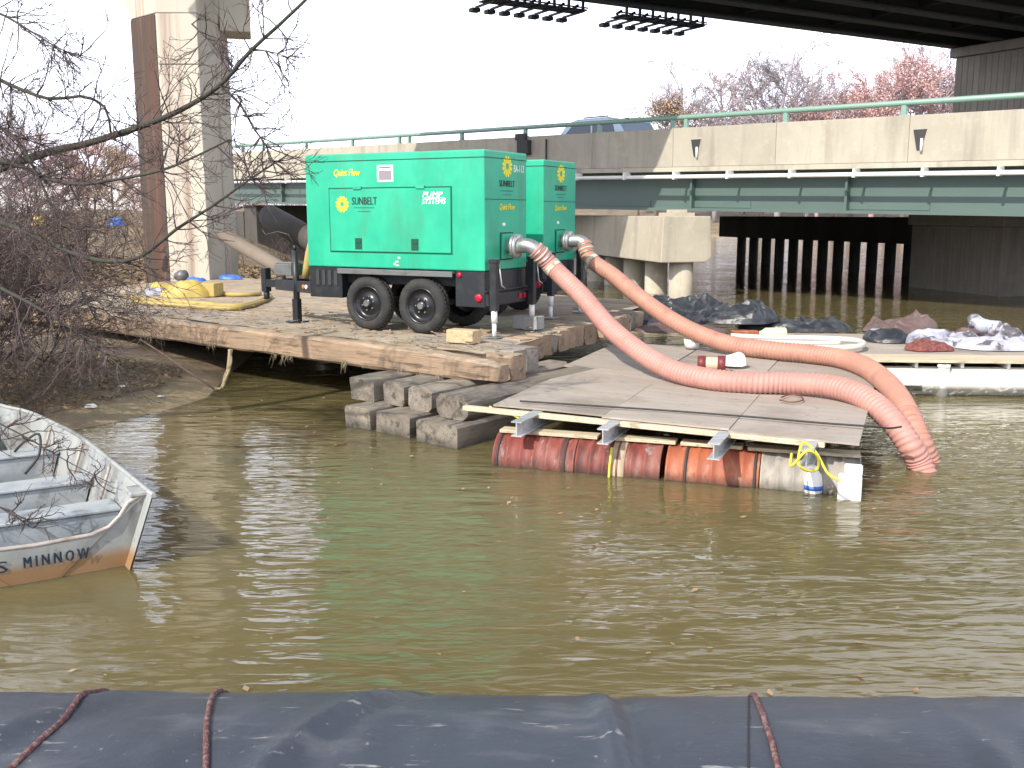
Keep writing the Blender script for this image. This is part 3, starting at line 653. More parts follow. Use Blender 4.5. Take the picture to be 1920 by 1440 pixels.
# cribbing timbers
CD = PH.copy()
def crib(u, v, ztop, w_, h_, L_, label, seed, ch=0.03, yaw=0):
    p = P(u, v, ztop); d = CD.copy(); d.rotate(Matrix.Rotation(R(yaw), 3, 'Z')); side = V((d.y, -d.x, 0))
    o = p - side * w_ / 2 - V((0, 0, h_))
    q = timber_mesh(L_, w_, h_, seed, 12, 0.009, ch)
    b_ = q.build('cribbing_timber', M['crib']); tag(b_, label, 'timber', 'stacked cribbing timbers under the deck corner')
    m_ = Matrix((d, V((-d.y, d.x, 0)), V((0, 0, 1)))).transposed().to_4x4(); m_.translation = p + side * w_ / 2 - V((0, 0, h_))
    b_.matrix_local = m_
    return b_
crib(678, 709, 0.525, 0.40, 0.275, 2.6, 'square grey timber at the outer end of the top cribbing row', 41, 0.015)
crib(737, 717, 0.525, 0.36, 0.275, 2.6, 'narrow grey timber second from the outer end of the top cribbing row', 42, 0.045)
crib(787, 726, 0.525, 0.37, 0.275, 2.7, 'rounded grey timber second from the raft in the top cribbing row', 43, 0.05)
crib(846, 741, 0.525, 0.47, 0.275, 2.6, 'widest round edged timber of the top cribbing row, nearest the raft', 44, 0.07)
crib(670, 764, 0.247, 0.42, 0.34, 2.6, 'dark timber at the outer end of the lower cribbing row', 45, 0.015)
crib(736, 776, 0.247, 0.54, 0.34, 2.6, 'brown ended timber in the middle of the lower cribbing row', 46, 0.02)
crib(818, 793, 0.247, 0.62, 0.34, 2.9, 'thick split timber of the lower cribbing row, nearest the raft', 47, 0.025)

# ------------------------------------------------------------------ pump trailers
TR = V((-1.402, 14.64, ZD + 0.012))
trailer = thing('pump_trailer', 'front green pump trailer with open side facing the water', 'pump trailer', TR, R(-28), 'green pump trailers on the timber deck')
T_ = trailer
XL, XR, YN, YF, ZB, ZT = -1.5, 1.5, -0.61, 0.61, 0.89, 2.49
q = MB(); q.box(XL, XR, YN, YF, ZB, ZT); body = q.build('body', M['green'], T_, bevel=0.018)
q = MB(); q.box(XL - .005, XR + .005, YN - .006, YF + .006, ZT - 0.105, ZT - 0.095); q.build('roof_seam', M['seam'], body)
DX0, DX1, DZ0, DZ1 = -1.06, 0.98, 1.12, 2.0
q = MB(); q.box(DX0 - .018, DX1 + .018, YN - .003, YN + .01, DZ0 - .018, DZ1 + .018); q.build('door_gap', M['seam'], body)
q = MB(); q.box(DX0, DX1, YN - .016, YN + .005, DZ0, DZ1); door = q.build('side_door', M['green'], T_, bevel=0.006)
for x in (-0.56, 0.40):
    q = MB(); q.box(x - .06, x + .06, YN - .022, YN - .014, 1.15, 1.31); q.box(x - .045, x + .045, YN - .03, YN - .02, 1.24, 1.275); q.build('latch', M['seam'], door, bevel=0.003)
for x in (-0.56, 0.5):
    q = MB(); q.box(x - .07, x + .07, YN - .034, YN - .005, 1.985, 2.035); q.build('hinge', M['green'], door, bevel=0.008)
# decals, near side (print, a few millimetres proud)
ex, ez, yy = V((1, 0, 0)), V((0, 0, 1)), YN - 0.004
q = MB(); lettering(q, 'Quiet Flow', 0.46, (-0.74, yy, ZT - 0.27), ex, ez, 0.25, 0.115); q.build('slogan', M['yellow'], body)
def sun_logo(mb, c, ex, ez, r):
    nrm = V(ex).cross(V(ez)); c = V(c)
    for k in range(12):
        a0_, a1_, am = [2 * math.pi * (k + d) / 12 for d in (0.06, 0.94, 0.5)]
        f = lambda a, rr: c + V(ex) * math.cos(a) * rr + V(ez) * math.sin(a) * rr
        mb.add([f(a0_, r * .38), f(a0_, r * .72), f(am - .14, r), f(am + .14, r), f(a1_, r * .72), f(a1_, r * .38)], [(0, 1, 2, 3, 4, 5)])
        mb.add([f(2 * math.pi * (k + .06) / 12, r * .30), f(2 * math.pi * (k + .06) / 12, r * .379), f(2 * math.pi * (k + .94) / 12, r * .379), f(2 * math.pi * (k + .94) / 12, r * .30)], [(0, 1, 2, 3)])
yd = YN - 0.0195
q = MB(); sun_logo(q, (-0.83, yd, 1.785), ex, ez, 0.115); q.build('sun_emblem', M['yellow'], door, fix=True)
q = MB(); lettering(q, 'SUNBELT', 0.43, (-0.44, yd, 1.83), ex, ez, 0, 0.105); q.build('company_name', M['blackprint'], door)
q = MB(); q.box(-0.62, -0.27, yd - .0005, yd + .0005, 1.73, 1.742); q.box(-0.56, -0.34, yd - .0005, yd + .0005, 1.68, 1.69); q.build('small_print', M['greyprint'], door)
q = MB(); lettering(q, 'PUMP', 0.32, (0.70, yd, 1.91), ex, ez, 0.2, 0.075); lettering(q, 'SYSTEMS', 0.38, (0.72, yd, 1.82), ex, ez, 0.2, 0.075); q.box(0.55, 0.9, yd - .0005, yd + .0005, 1.863, 1.869); q.build('white_lettering', M['white'], door)
q = MB(); q.box(-0.22, 0.05, yy - .001, yy + .003, ZT - .40, ZT - .17); stk = q.build('warning_sticker', M['white'], body)
q = MB(); q.box(-0.19, 0.02, yy - .0025, yy - .001, ZT - .375, ZT - .245); q.build('sticker_print', M['sticker_grey'], stk)
q = MB(); q.box(-0.18, 0.01, yy - .0025, yy - .001, ZT - .215, ZT - .195); q.build('sticker_print', M['sticker_red'], stk)
q = MB()
for (x, z, w_, h_) in ((.06, .98, .05, .02), (.10, 1.03, .04, .025), (.03, .94, .03, .03), (.07, .93, .05, .015)): q.box(x, x + w_, yy, yy + .002, z, z + h_)
q.build('paint_scuff', M['white'], body)
# rear end face
xx = XR + 0.004; ey = V((0, 1, 0))
q = MB(); q.box(XR - .005, XR + .003, YN + .01, YF - .01, 1.84, 1.85); q.build('rear_panel_seam', M['seam'], body)
q = MB(); sun_logo(q, (xx, 0.02, 2.29), ey, ez, 0.145); q.build('sun_emblem', M['yellow'], body, fix=True)
q = MB(); lettering(q, 'SUNBELT', 0.44, (xx, 0.02, 2.06), ey, ez, 0, 0.085); q.build('company_name', M['blackprint'], body)
q = MB(); q.box(xx - .0005, xx + .0005, -.16, .2, 1.955, 1.967); q.box(xx - .0005, xx + .0005, -.1, .14, 1.905, 1.915); q.build('small_print', M['greyprint'], body)
q = MB(); lettering(q, 'Quiet Flow', 0.44, (xx, 0.02, 1.74), ey, ez, 0.25, 0.10); q.build('slogan', M['yellow'], body)
q = MB(); q.box(xx - .001, xx + .001, -.12, -.04, 1.49, 1.53); q.build('small_sticker', M['white'], body)
q = MB(); lettering(q, 'BA-113', 0.30, (xx, 0.36, 2.27), ey, ez, 0, 0.10); unit_no = q.build('unit_number', M['white'], body)
# recess + outlet flange
q = MB(); q.box(XR - .02, XR + .006, -.19, .19, 1.02, 1.40); q.build('outlet_recess', M['seam'], body)
q = MB(); q.box(XR - .01, XR + .03, -.16, .16, 1.04, 1.38); q.build('outlet_plate', M['green'], body, bevel=.004)
q = MB(); q.lathe((XR + .02, 0, 1.21), (1, 0, 0), [(0, .10), (.10, .10), (.10, .165), (.135, .165), (.135, .11)], 24); fl = q.build('outlet_flange', M['steel'], T_)
for k in range(8):
    a = 2 * math.pi * k / 8; q = MB(); q.tube([(XR + .10, .14 * math.cos(a), 1.21 + .14 * math.sin(a)), (XR + .165, .14 * math.cos(a), 1.21 + .14 * math.sin(a))], .013, 6); q.build('bolt', M['steel'], fl)
# chassis
q = MB()
for y in (-0.42, 0.42): q.box(XL - 0.02, XR, y - .04, y + .04, .66, .885)
for x in (-1.4, -.6, .3, 1.2): q.box(x, x + .08, -.40, .40, .70, .86)
q.build('frame', M['black'], T_, bevel=.004)
q = MB(); q.box(-1.49, -0.90, YN + .01, YF - .01, .44, .885); tb = q.build('toolbox', M['black'], T_, bevel=.01)
for k in range(4):
    q = MB(); q.box(-1.36 + k * .11, -1.30 + k * .11, YN - .002, YN + .02, .62, .84); q.build('vent_slot', M['dark_steel'], tb)
q = MB(); q.box(1.03, 1.49, YN + .01, YF - .01, .40, .885); q.build('rear_skirt', M['black'], T_, bevel=.008)
q = MB(); q.box(1.49, 1.55, YN + .02, YF - .02, .42, .58); q.box(1.485, 1.53, YN, YF, .60, .63); q.build('rear_bumper', M['black'], T_, bevel=.006)
for (x, z, s_) in ((1.10, .83, .035), (1.40, .53, .055)):
    q = MB(); q.lathe((x, YN + .012, z), (0, -1, 0), [(0, s_), (.02, s_), (.028, s_ * .7), (.03, .001)], 14); q.build('tail_light', M['red_lens'], T_)
for y in (-.44, .30, .44):
    q = MB(); q.box(1.551, 1.565, y - .035, y + .035, .47, .54); q.build('reflector', M['red_lens'], T_)
for sgn in (-1, 1):
    q = MB(); y0 = YN - .05 if sgn < 0 else YF + .05; q.box(-0.93, 1.02, min(y0, sgn * .40), max(y0, sgn * .40), .845, .875); q.box(-0.93, 1.02, y0 - .006, y0 + .006, .80, .873); q.build('fender', M['fender'], T_, bevel=.004)
def wheel_parts():
    q = MB(); Rw, Ww = 0.385, 0.215
    prof = [(0.02, .245), (.0, .27), (.0, .33), (.025, .367), (.05, Rw), (.09, Rw), (.095, Rw - .012), (.105, Rw - .012), (.11, Rw), (.165, Rw), (.19, .367), (.215, .33), (.215, .27), (.195, .245)]
    q.lathe((0, 0, 0), (0, 1, 0), prof, 40)
    for k in range(40):
        a = 2 * math.pi * k / 40
        c, s_ = math.cos(a), math.sin(a); ra = V((c, 0, s_)); ta = V((-s_, 0, c))
        q.para(ra * (Rw - .006) + ta * -.018 + V((0, .055, 0)), ta * .036, V((0, .032, 0)), ra * .014); q.para(ra * (Rw - .006) + ta * .01 + V((0, .118, 0)), ta * .036, V((0, .032, 0)), ra * .014)
    ty = q.build('wheel', M['rubber'])
    q = MB(); q.lathe((0, 0, 0), (0, 1, 0), [(.012, .252), (.005, .242), (.03, .225), (.075, .205), (.085, .16), (.06, .12), (.05, .075), (.03, .07), (.01, .06), (.005, .001)], 32); rm = q.build('rim', M['rim'], ty)
    q = MB()
    for k in range(6):
        a = 2 * math.pi * k / 6 + .3; c, s_ = math.cos(a), math.sin(a); q.tube([(c * .10, .07, s_ * .10), (c * .10, .035, s_ * .10)], .013, 6)
    q.tube([(0, .03, 0), (0, -.01, 0)], .045, 12)
    q.build('lug_nuts', M['fender'], ty)
    return ty
wh = wheel_parts()
for i, (x, sgn) in enumerate(((-.43, -1), (.49, -1), (-.43, 1), (.49, 1))):
    o = wh if i == 0 else copy_tree(wh)
    o.parent = T_; o.location = (x, YN - .045 if sgn < 0 else YF + .045, .385)
    o.rotation_euler = (0, R(17 * i), 0 if sgn < 0 else math.pi)
q = MB()
for y in (0,): q.box(-.47, -.39, -.5, .5, .345, .425); q.box(.45, .53, -.5, .5, .345, .425)
q.build('axle', M['black'], T_)
# tongue
q = MB(); q.para((-1.48, -.50, .47), (-1.12, .40, 0), (0, .07, 0), (0, 0, .17)); q.para((-1.48, .43, .47), (-1.12, -.40, 0), (0, .07, 0), (0, 0, .17)); q.box(-2.9, -2.45, -.06, .06, .50, .62); tg = q.build('tongue', M['black'], T_, bevel=.006)
q = MB(); q.box(-2.92, -2.82, -.07, .07, .42, .80); q.tube([(-2.87, 0, .42), (-2.87, 0, .30)], .05, 10); q.build('hitch', M['black'], T_, bevel=.01)
q = MB(); q.box(-2.55, -2.2, -.17, .12, .70, .88); q.tube([(-2.5, 0, .62), (-2.5, 0, .72)], .03, 8); q.box(-2.53, -2.22, -.15, .1, .88, .90); q.build('battery_box', M['fender'], T_, bevel=.015)
q = MB(); q.tube([(-2.02, -.28, .05), (-2.02, -.28, 1.10)], .05, 12); q.box(-2.15, -1.89, -.40, -.16, .0, .02); q.box(-2.07, -1.97, -.33, -.23, .02, .36); q.tube([(-2.02, -.28, 1.10), (-2.02, -.28, 1.18)], .025, 8); q.tube([(-2.02, -.28, 1.17), (-2.12, -.30, 1.34), (-2.3, -.34, 1.38), (-2.5, -.38, 1.33), (-2.55, -.4, 1.42)], .012, 6); q.build('tongue_jack', M['black'], T_)
for (x, m_) in ((-1.78, 'orange_lens'), (-1.70, 'white')):
    q = MB(); c = V((x, -.505 + (-1.48 - x) * .357, .56)); nrm_ = V((-.4, -1.12, 0)).normalized()
    q.lathe(c, nrm_, [(0, .034), (.012, .034), (.018, .02), (.019, .001)], 12); q.build('marker_light', M[m_], T_)
q = MB(); q.tube([(-1.45, -.2, 1.28), (-1.62, -.2, 1.28), (-1.72, -.2, 1.22), (-1.80, -.2, 1.05), (-1.86, -.2, .85), (-1.9, -.2, .68)], [.085, .085, .085, .07, .062, .06], 14); q.build('inlet_hose', M['yhose'], T_)
# rear jacks
for y in (-.56, .56):
    q = MB(); q.box(1.565, 1.665, y - .05, y + .05, .36, 1.02); q.box(1.555, 1.675, y - .06, y + .06, 1.0, 1.05); jk = q.build('rear_jack', M['black'], T_, bevel=.008)
    q = MB(); q.tube([(1.615, y, .37), (1.615, y, .20)], .042, 12); q.tube([(1.615, y, .20), (1.615, y, .02)], .03, 12); q.build('jack_leg', M['white_pipe'], jk)
    q = MB(); q.box(1.52, 1.71, y - .1, y + .1, .0, .015); q.build('jack_foot', M['steel'], jk)
    q = MB(); q.tube([(1.67, y + .04, .98), (1.69, y + .07, .7), (1.72, y + .12, .66)], .011, 6); q.build('crank_handle', M['steel'], jk)
T2 = copy_tree(trailer)
T2.location = TR + Matrix.Rotation(R(-28), 3, 'Z') @ V((-.42, 2.62, 0))
T2['label'] = 'rear green pump trailer standing mostly hidden behind the other one'
for o in list(bpy.data.objects):
    if o.name.startswith('unit_number') and o.parent and o.parent.parent == T2: bpy.data.objects.remove(o)
trm = Matrix.Translation(TR) @ Matrix.Rotation(R(-28), 4, 'Z')
tr2 = Matrix.Translation(T2.location) @ Matrix.Rotation(R(-28), 4, 'Z')

# ------------------------------------------------------------------ suction hoses
def spline(pts, step):
    pts = [V(p) for p in pts]; P_ = [pts[0] * 2 - pts[1]] + pts + [pts[-1] * 2 - pts[-2]]; out = []
    for i in range(1, len(P_) - 2):
        a, b, c, d = P_[i - 1:i + 3]; n = max(2, int((c - b).length / step))
        for k in range(n):
            t = k / n
            out.append(0.5 * ((2 * b) + (c - a) * t + (2 * a - 5 * b + 4 * c - d) * t * t + (3 * b - a - 3 * c + d) * t ** 3))
    out.append(pts[-1]); return out
def hose(pix, start, outdir, r, matn, label, hang):
    pts = [start, start + outdir * 0.25]
    for u, v, y in pix: pts.append(PY(u, v, y))
    path = spline(pts, 0.0095)
    t = thing('suction_hose', label, 'hose', start, 0, 'pink suction hoses from the pump trailers')
    rr = []; acc = 0
    for i, p in enumerate(path):
        if i: acc += (p - path[i - 1]).length
        rr.append(r)
    skip = int(0.30 / 0.0095)
    q = MB(); q.tube(path[skip:], rr[skip:], 22, hel=(.05, 1.12)); q.build('hose', M[matn], t, start)
    q = MB(); q.tube(path[:skip + 2], [r * 0.82] * (skip + 2), 18); q.lathe(path[0], outdir, [(0, .09), (0, .165), (.035, .165), (.035, .1)], 24); cpl = q.build('coupling', M['steel'], t, start)
    for k in range(3):
        i = skip + 4 + k * 7; q = MB(); q.tube([path[i], path[i + 2]], r * 1.08, 18); q.build('clamp_band', M['steel' if k != 1 else 'tan_strap'], cpl, start)
    i = skip + 30; q = MB(); q.tube(path[i:i + 10], r * 1.06, 18, smooth=True); q.build('tape_wrap', M['tan_strap'], t, start)
    return path
st1 = trm @ V((XR + .16, 0, 1.21)); od = trm.to_3x3() @ V((1, 0, -.06))
h1 = hose([(1042, 507, 13.75), (1092, 556, 13.3), (1142, 613, 12.8), (1200, 660, 12.2), (1260, 694, 11.65), (1330, 711, 11.15), (1400, 717, 10.95), (1480, 718, 10.85), (1555, 724, 10.6), (1618, 744, 10.2), (1668, 784, 9.8), (1704, 832, 9.6), (1724, 868, 9.6), (1745, 920, 9.5)], st1, od, 0.122, 'hose1', 'ribbed pink suction hose in front, from the nearer trailer down into the water', 0)
st2 = tr2 @ V((XR + .16, 0, 1.21))
h2 = hose([(1108, 487, 16.1), (1150, 517, 15.8), (1200, 558, 15.3), (1260, 600, 14.7), (1320, 630, 14.3), (1380, 648, 13.9), (1450, 657, 13.5), (1520, 664, 13.2), (1580, 673, 12.8), (1630, 693, 12.0), (1672, 729, 10.9), (1702, 778, 10.2), (1723, 825, 9.95), (1739, 866, 9.95), (1750, 910, 9.9)], st2, od, 0.122, 'hose2', 'orange suction hose behind, from the far trailer across the plywood raft', 0)

# ------------------------------------------------------------------ plywood raft on drums
ZR = 0.52
FL, FR, BL, BR = P(890, 757, ZR), P(1612, 829, ZR), P(1160, 642, ZR), P(1650, 682, ZR)
FR = FR; raft = thing('work_raft', 'plywood topped work raft floating on painted steel drums', 'raft', ((FL + FR) / 2) * 1)
RO = (FL + FR) / 2; raft.location = RO
def bil(u, v): return FL * (1 - u) * (1 - v) + FR * u * (1 - v) + BR * u * v + BL * (1 - u) * v
e_front = (FR - FL).normalized(); e_dep = (BL - FL).normalized()
def sheet(u0, u1, v0, v1, dz=0.0, lab=None):
    c = [bil(u0, v0), bil(u1, v0), bil(u1, v1), bil(u0, v1)]
    q = MB(); nseg = 8; vs = []
    for k in range(2):
        for j in range(nseg + 1):
            for i in range(nseg + 1):
                a, b = i / nseg, j / nseg
                p = c[0] * (1 - a) * (1 - b) + c[1] * a * (1 - b) + c[2] * a * b + c[3] * (1 - a) * b
                w_ = 0.010 * noise.noise(V((p.x * 1.2, p.y * 1.2, dz * 100)))
                vs.append(p + V((0, 0, dz + w_ - 0.019 * (1 - k))))
    m = nseg + 1; o1 = m * m; fs = []
    for j in range(nseg):
        for i in range(nseg):
            f = (j * m + i, j * m + i + 1, (j + 1) * m + i + 1, (j + 1) * m + i); fs.append(f[::-1]); fs.append(tuple(k + o1 for k in f))
    ring = [i for i in range(m)] + [j * m + m - 1 for j in range(1, m)] + [(m - 1) * m + i for i in range(m - 2, -1, -1)] + [j * m for j in range(m - 2, 0, -1)]
    for i in range(len(ring)): a, b = ring[i], ring[(i + 1) % len(ring)]; fs.append((a, b, b + o1, a + o1))
    q.add(vs, fs); 
    # local frame so the grain runs along the front edge
    o = c[0]; mm = Matrix((e_front, V((0, 0, 1)).cross(e_front), V((0, 0, 1)))).transposed()
    q.v = [tuple(mm.inverted() @ (V(p) - o)) for p in q.v]
    b_ = q.build('plywood_sheet', M['ply'], raft, fix=True, label=lab)
    m4 = mm.to_4x4(); m4.translation = o - RO; b_.matrix_local = m4
sheet(0.05, 0.37, 0.012, 0.52, 0); sheet(0.372, 0.70, 0.0, 0.51, 0.004); sheet(0.7015, 1.0, -0.01, 0.52, -0.003)
sheet(0.0, 0.335, 0.525, 1.0, 0.006); sheet(0.340, 0.66, 0.512, 0.99, 0.0); sheet(0.662, 1.0, 0.525, 1.0, -0.004)
q = MB(); q.para(bil(-0.03, -0.012) + V((0, 0, -0.072)), e_front * (FR - FL).length * 0.955, e_dep * 0.09, V((0, 0, 0.047))); q.build('edge_board', M['lumber'], raft, RO, bevel=.004)
# drums
q0, q1 = P(922, 873, 0), P(1612, 931, 0)
dax = (q1 - q0).normalized(); dn = V((-dax.y, dax.x, 0)); rad = 0.285
q0 = q0 + dn * rad * 0.99; q1 = q1 + dn * rad * 0.99; Ltot = (q1 - q0).length
def drum(a, b, matn, lab, zc=0.015):
    L_ = b - a; pr = [(0, .001), (0.004, rad - .035), (.004, rad - .022), (-.012 + .012, rad - .008), (.012, rad), (.03, rad - .004)]
    pr = [(0.015, .001), (0.015, rad - .03), (0, rad - .012), (0, rad + .004), (.018, rad + .004), (.024, rad - .004)]
    for c in (.18, .34, .5, .66, .82): pr += [(L_ * c - .022, rad - .004), (L_ * c - .008, rad + .009), (L_ * c + .008, rad + .009), (L_ * c + .022, rad - .004)]
    pr += [(L_ - .024, rad - .004), (L_ - .018, rad + .004), (L_, rad + .004), (L_, rad - .012), (L_ - .015, rad - .03), (L_ - .015, .001)]
    q = MB(); q.lathe((0, 0, 0), (1, 0, 0), pr, 36)
    o = q.build('drum', M[matn], raft, label=lab, fix=True); frame(o, q0 + dax * a + V((0, 0, zc)) - RO, dax); return o
g1 = Ltot * (338 / 690); 
l1 = g1 / 2
d1 = drum(0, l1 * .99, 'drum_red', 'scuffed dark red drum at the cribbing end'); d2 = drum(l1 * 1.0, g1 - .02, 'drum_red', 'dark red drum with a cream stripe')
x3 = g1 + .03; l3 = (Ltot - x3) / 2
d3 = drum(x3, x3 + l3 * .99, 'drum_orange', 'dented orange red drum'); d4 = drum(x3 + l3, Ltot, 'drum_grey', 'grey cream drum at the outer end')
q = MB(); q.lathe((l1 * .42, 0, 0), (1, 0, 0), [(0, rad - .002), (0, rad + .006), (.13, rad + .006), (.13, rad - .002)], 36); q.build('cream_band', M['drum_cream'], d2)
q = MB(); q.lathe((l1 * .05, 0, 0), (1, 0, 0), [(0, rad + .002), (0, rad + .008), (.02, rad + .008), (.02, rad + .002)], 36); q.build('strap', M['dark_steel'], d1); q = MB(); q.lathe((l1 * .86, 0, 0), (1, 0, 0), [(0, rad + .002), (0, rad + .008), (.02, rad + .008), (.02, rad + .002)], 36); q.build('strap', M['dark_steel'], d1)
q = MB(); q.lathe((l3 * .2, 0, 0), (1, 0, 0), [(0, rad + .002), (0, rad + .012), (.025, rad + .012), (.025, rad + .002)], 36); q.build('strap', M['dark_steel'], d3); q = MB(); q.lathe((l3 * .93, 0, 0), (1, 0, 0), [(0, rad + .002), (0, rad + .012), (.025, rad + .012), (.025, rad + .002)], 36); q.build('strap', M['dark_steel'], d3)
# rear row of drums carries the far side
for k in range(3):
    o = drum(0, .9, 'drum_red', None); frame(o, q0 + dax * (.2 + k * 1.05) + dn * 3.2 + V((0, 0, .015)) - RO, dax)
# float boards on top of the drums
for a, b, dz in ((.0, .30, 0), (.31, .52, .004), (.525, .70, .002), (.705, .86, 0), (.865, 1.0, .004)):
    q = MB(); q.para(q0 + dax * (Ltot * a + .02) - dn * .10 + V((0, 0, .303 + dz)), dax * (Ltot * (b - a) - .03), dn * .16, V((0, 0, .034))); q.build('float_board', M['lumber'], raft, RO, bevel=.003)
# beams
for (u, v, ln) in ((968, 806, 1.0), (1130, 820, 1.0), (1338, 848, 1.0), (1512, 862, .8)):
    p = P(u, v, .418); q = MB(); dd = e_dep * 5.2; wv = V((e_dep.y, -e_dep.x, 0)); h_ = .15
    for z in (-.07, .068): q.para(p - wv * .055 + V((0, 0, z)), dd, wv * .11, V((0, 0, .012)))
    q.para(p - wv * .006 + V((0, 0, -.058)), dd, wv * .012, V((0, 0, .126)))
    q.build('beam', M['alu'], raft, RO)
# dark cable lying across the raft and rope ends
pc = [P(975, 752, ZR + .03), P(1100, 760, ZR + .03), P(1240, 769, ZR + .03), P(1400, 781, ZR + .03), P(1540, 793, ZR + .03), P(1640, 800, ZR + .03), P(1668, 803, ZR - .02), P(1690, 800, ZR + .02)]
q = MB(); q.tube(spline(pc, .05), .010, 6); tag(q.build('cable', M['cable']), 'thin dark cable lying along the front of the plywood raft', 'cable')
pc = [P(1465, 745, ZR + .03), P(1480, 740, ZR + .03), P(1500, 742, ZR + .03), P(1505, 750, ZR + .03), P(1485, 754, ZR + .03), P(1462, 750, ZR + .03)]
q = MB(); q.tube(spline(pc, .02), .008, 6); tag(q.build('wire_loop', M['net']), 'small rusty wire loop lying on the plywood below the hose', 'wire')
def rope_at(name, pts, r, m, label, cat='rope', step=.02, group=None):
    q = MB(); q.tube(spline(pts, step), r, 8); return tag(q.build(name, m), label, cat, group)
# yellow rope knotted round the last beam
e4 = P(1512, 862, .418)
loop = [e4 + V((-.10, .10, .03)), e4 + V((-.13, -.02, -.05)), e4 + V((-.02, -.06, .09)), e4 + V((.09, -.01, .03)), e4 + V((.12, .06, -.09)), e4 + V((.03, .0, -.10)), e4 + V((-.08, -.05, -.02)), e4 + V((0.0, .12, .12)), e4 + V((.10, .08, .05)), e4 + V((.19, .0, -.12)), e4 + V((.28, -.06, -.17))]
rope_at('rope', loop, .012, M['yrope'], 'yellow rope knotted round the outermost beam of the raft')
rope_at('rope', [P(918, 762, .50), P(935, 772, .46), P(960, 778, .45), P(985, 790, .40)], .010, M['yrope'], 'short yellow rope at the raft corner by the cribbing')
pp = q0 + dax * (g1 * .72) - dn * (rad + .015)
rope_at('rope', [pp + V((0, .02, .28)), pp + V((-.02, -.01, .12)), pp + V((-.03, -.03, -.02))], .012, M['yrope'], 'yellow rope hanging over the cream banded drum')
# float buoy, white floats
p = P(1524, 934, -0.06); q = MB(); q.lathe(p, (0, 0, 1), [(0, .02), (.03, .08), (.14, .085), (.22, .07), (.27, .03), (.30, .025), (.31, .001)], 18); by = q.build('buoy', M['foam'], None); tag(by, 'small white bottle float bobbing against the grey drum', 'float')
q = MB(); q.lathe(p, (0, 0, 1), [(.09, .087), (.09, .09), (.13, .09), (.13, .087)], 18); q.build('blue_label', M['blue'], by)
pf = P(1592, 932, 0); q = MB(); wv = dax
q.para(pf - wv * .10 + V((0, 0, -.15)), wv * .20, dn * -.10, V((0, 0, .37))); q.para(pf - wv * .055 + V((0, 0, .22)), wv * .155, dn * -.10, V((0, 0, .09))); tag(q.build('float_block', M['foam'], bevel=.012), 'stepped white foam block floating at the outer end of the drums', 'foam block')
pf = P(1110, 884, 0); q = MB(); q.para(pf - wv * .05 + V((0, 0, -.05)), wv * .10, dn * -.06, V((0, 0, .15))); tag(q.build('float_block', M['foam'], bevel=.01), 'small white foam chip floating against the dark red drum', 'foam block')

# ------------------------------------------------------------------ second raft with white pontoon pipe
y0 = 13.75
pa, pb = V((5.2, 13.85, 0.16)), V((8.9, 13.55, 0.16))
pax = (pb - pa).normalized(); pn = V((-pax.y, pax.x, 0))
raft2 = thing('pontoon_raft', 'board walkway raft on a long white pontoon pipe beyond the plywood raft', 'raft', pa)
q = MB(); q.tube([pa - pax * 0.4, pa + pax * 6.0], .225, 28); q.build('pontoon_pipe', M['pontoon'], raft2, pa)
q = MB(); q.tube([pa - pax * 0.4 + pn * 2.6, pa + pax * 6.0 + pn * 2.6], .225, 20); q.build('pontoon_pipe', M['pontoon'], raft2, pa)
for k in range(9):
    q = MB(); o = pa + pax * (-.2 + k * .62) - pn * .12 + V((0, 0, .226)); q.para(o, pax * .04, pn * 3.0, V((0, 0, .075))); q.build('cross_bearer', M['white_pipe'], raft2, pa)
for k in range(5):
    q = MB(); o = pa + pax * -1.3 - pn * (.20 - k * .62) + V((0, 0, .303)); q.para(o, pax * 7.2, pn * .60, V((0, 0, .035))); q.build('deck_board', M['lumber'] if k == 0 else M['ply'], raft2, pa, bevel=.004)
q = MB(); o = pa + pax * -.9 - pn * .235 + V((0, 0, .05)); q.para(P(1640, 722, .16), pax * .62, pn * .08, V((0, 0, .05))); tag(q.build('board', M['white_pipe'], bevel=.004), 'short white board floating against the pontoon pipe', 'board')
p = P(1766, 742, 0); q = MB(); q.tube([p + V((0, 0, -.5)), p + V((0, 0, .42))], .075, 16); q.lathe(p, (0, 0, 1), [(.40, .076), (.40, .086), (.44, .086), (.44, .03)], 16); tag(q.build('mooring_pipe', M['pontoon']), 'upright white plastic pipe standing in front of the pontoon', 'pipe')

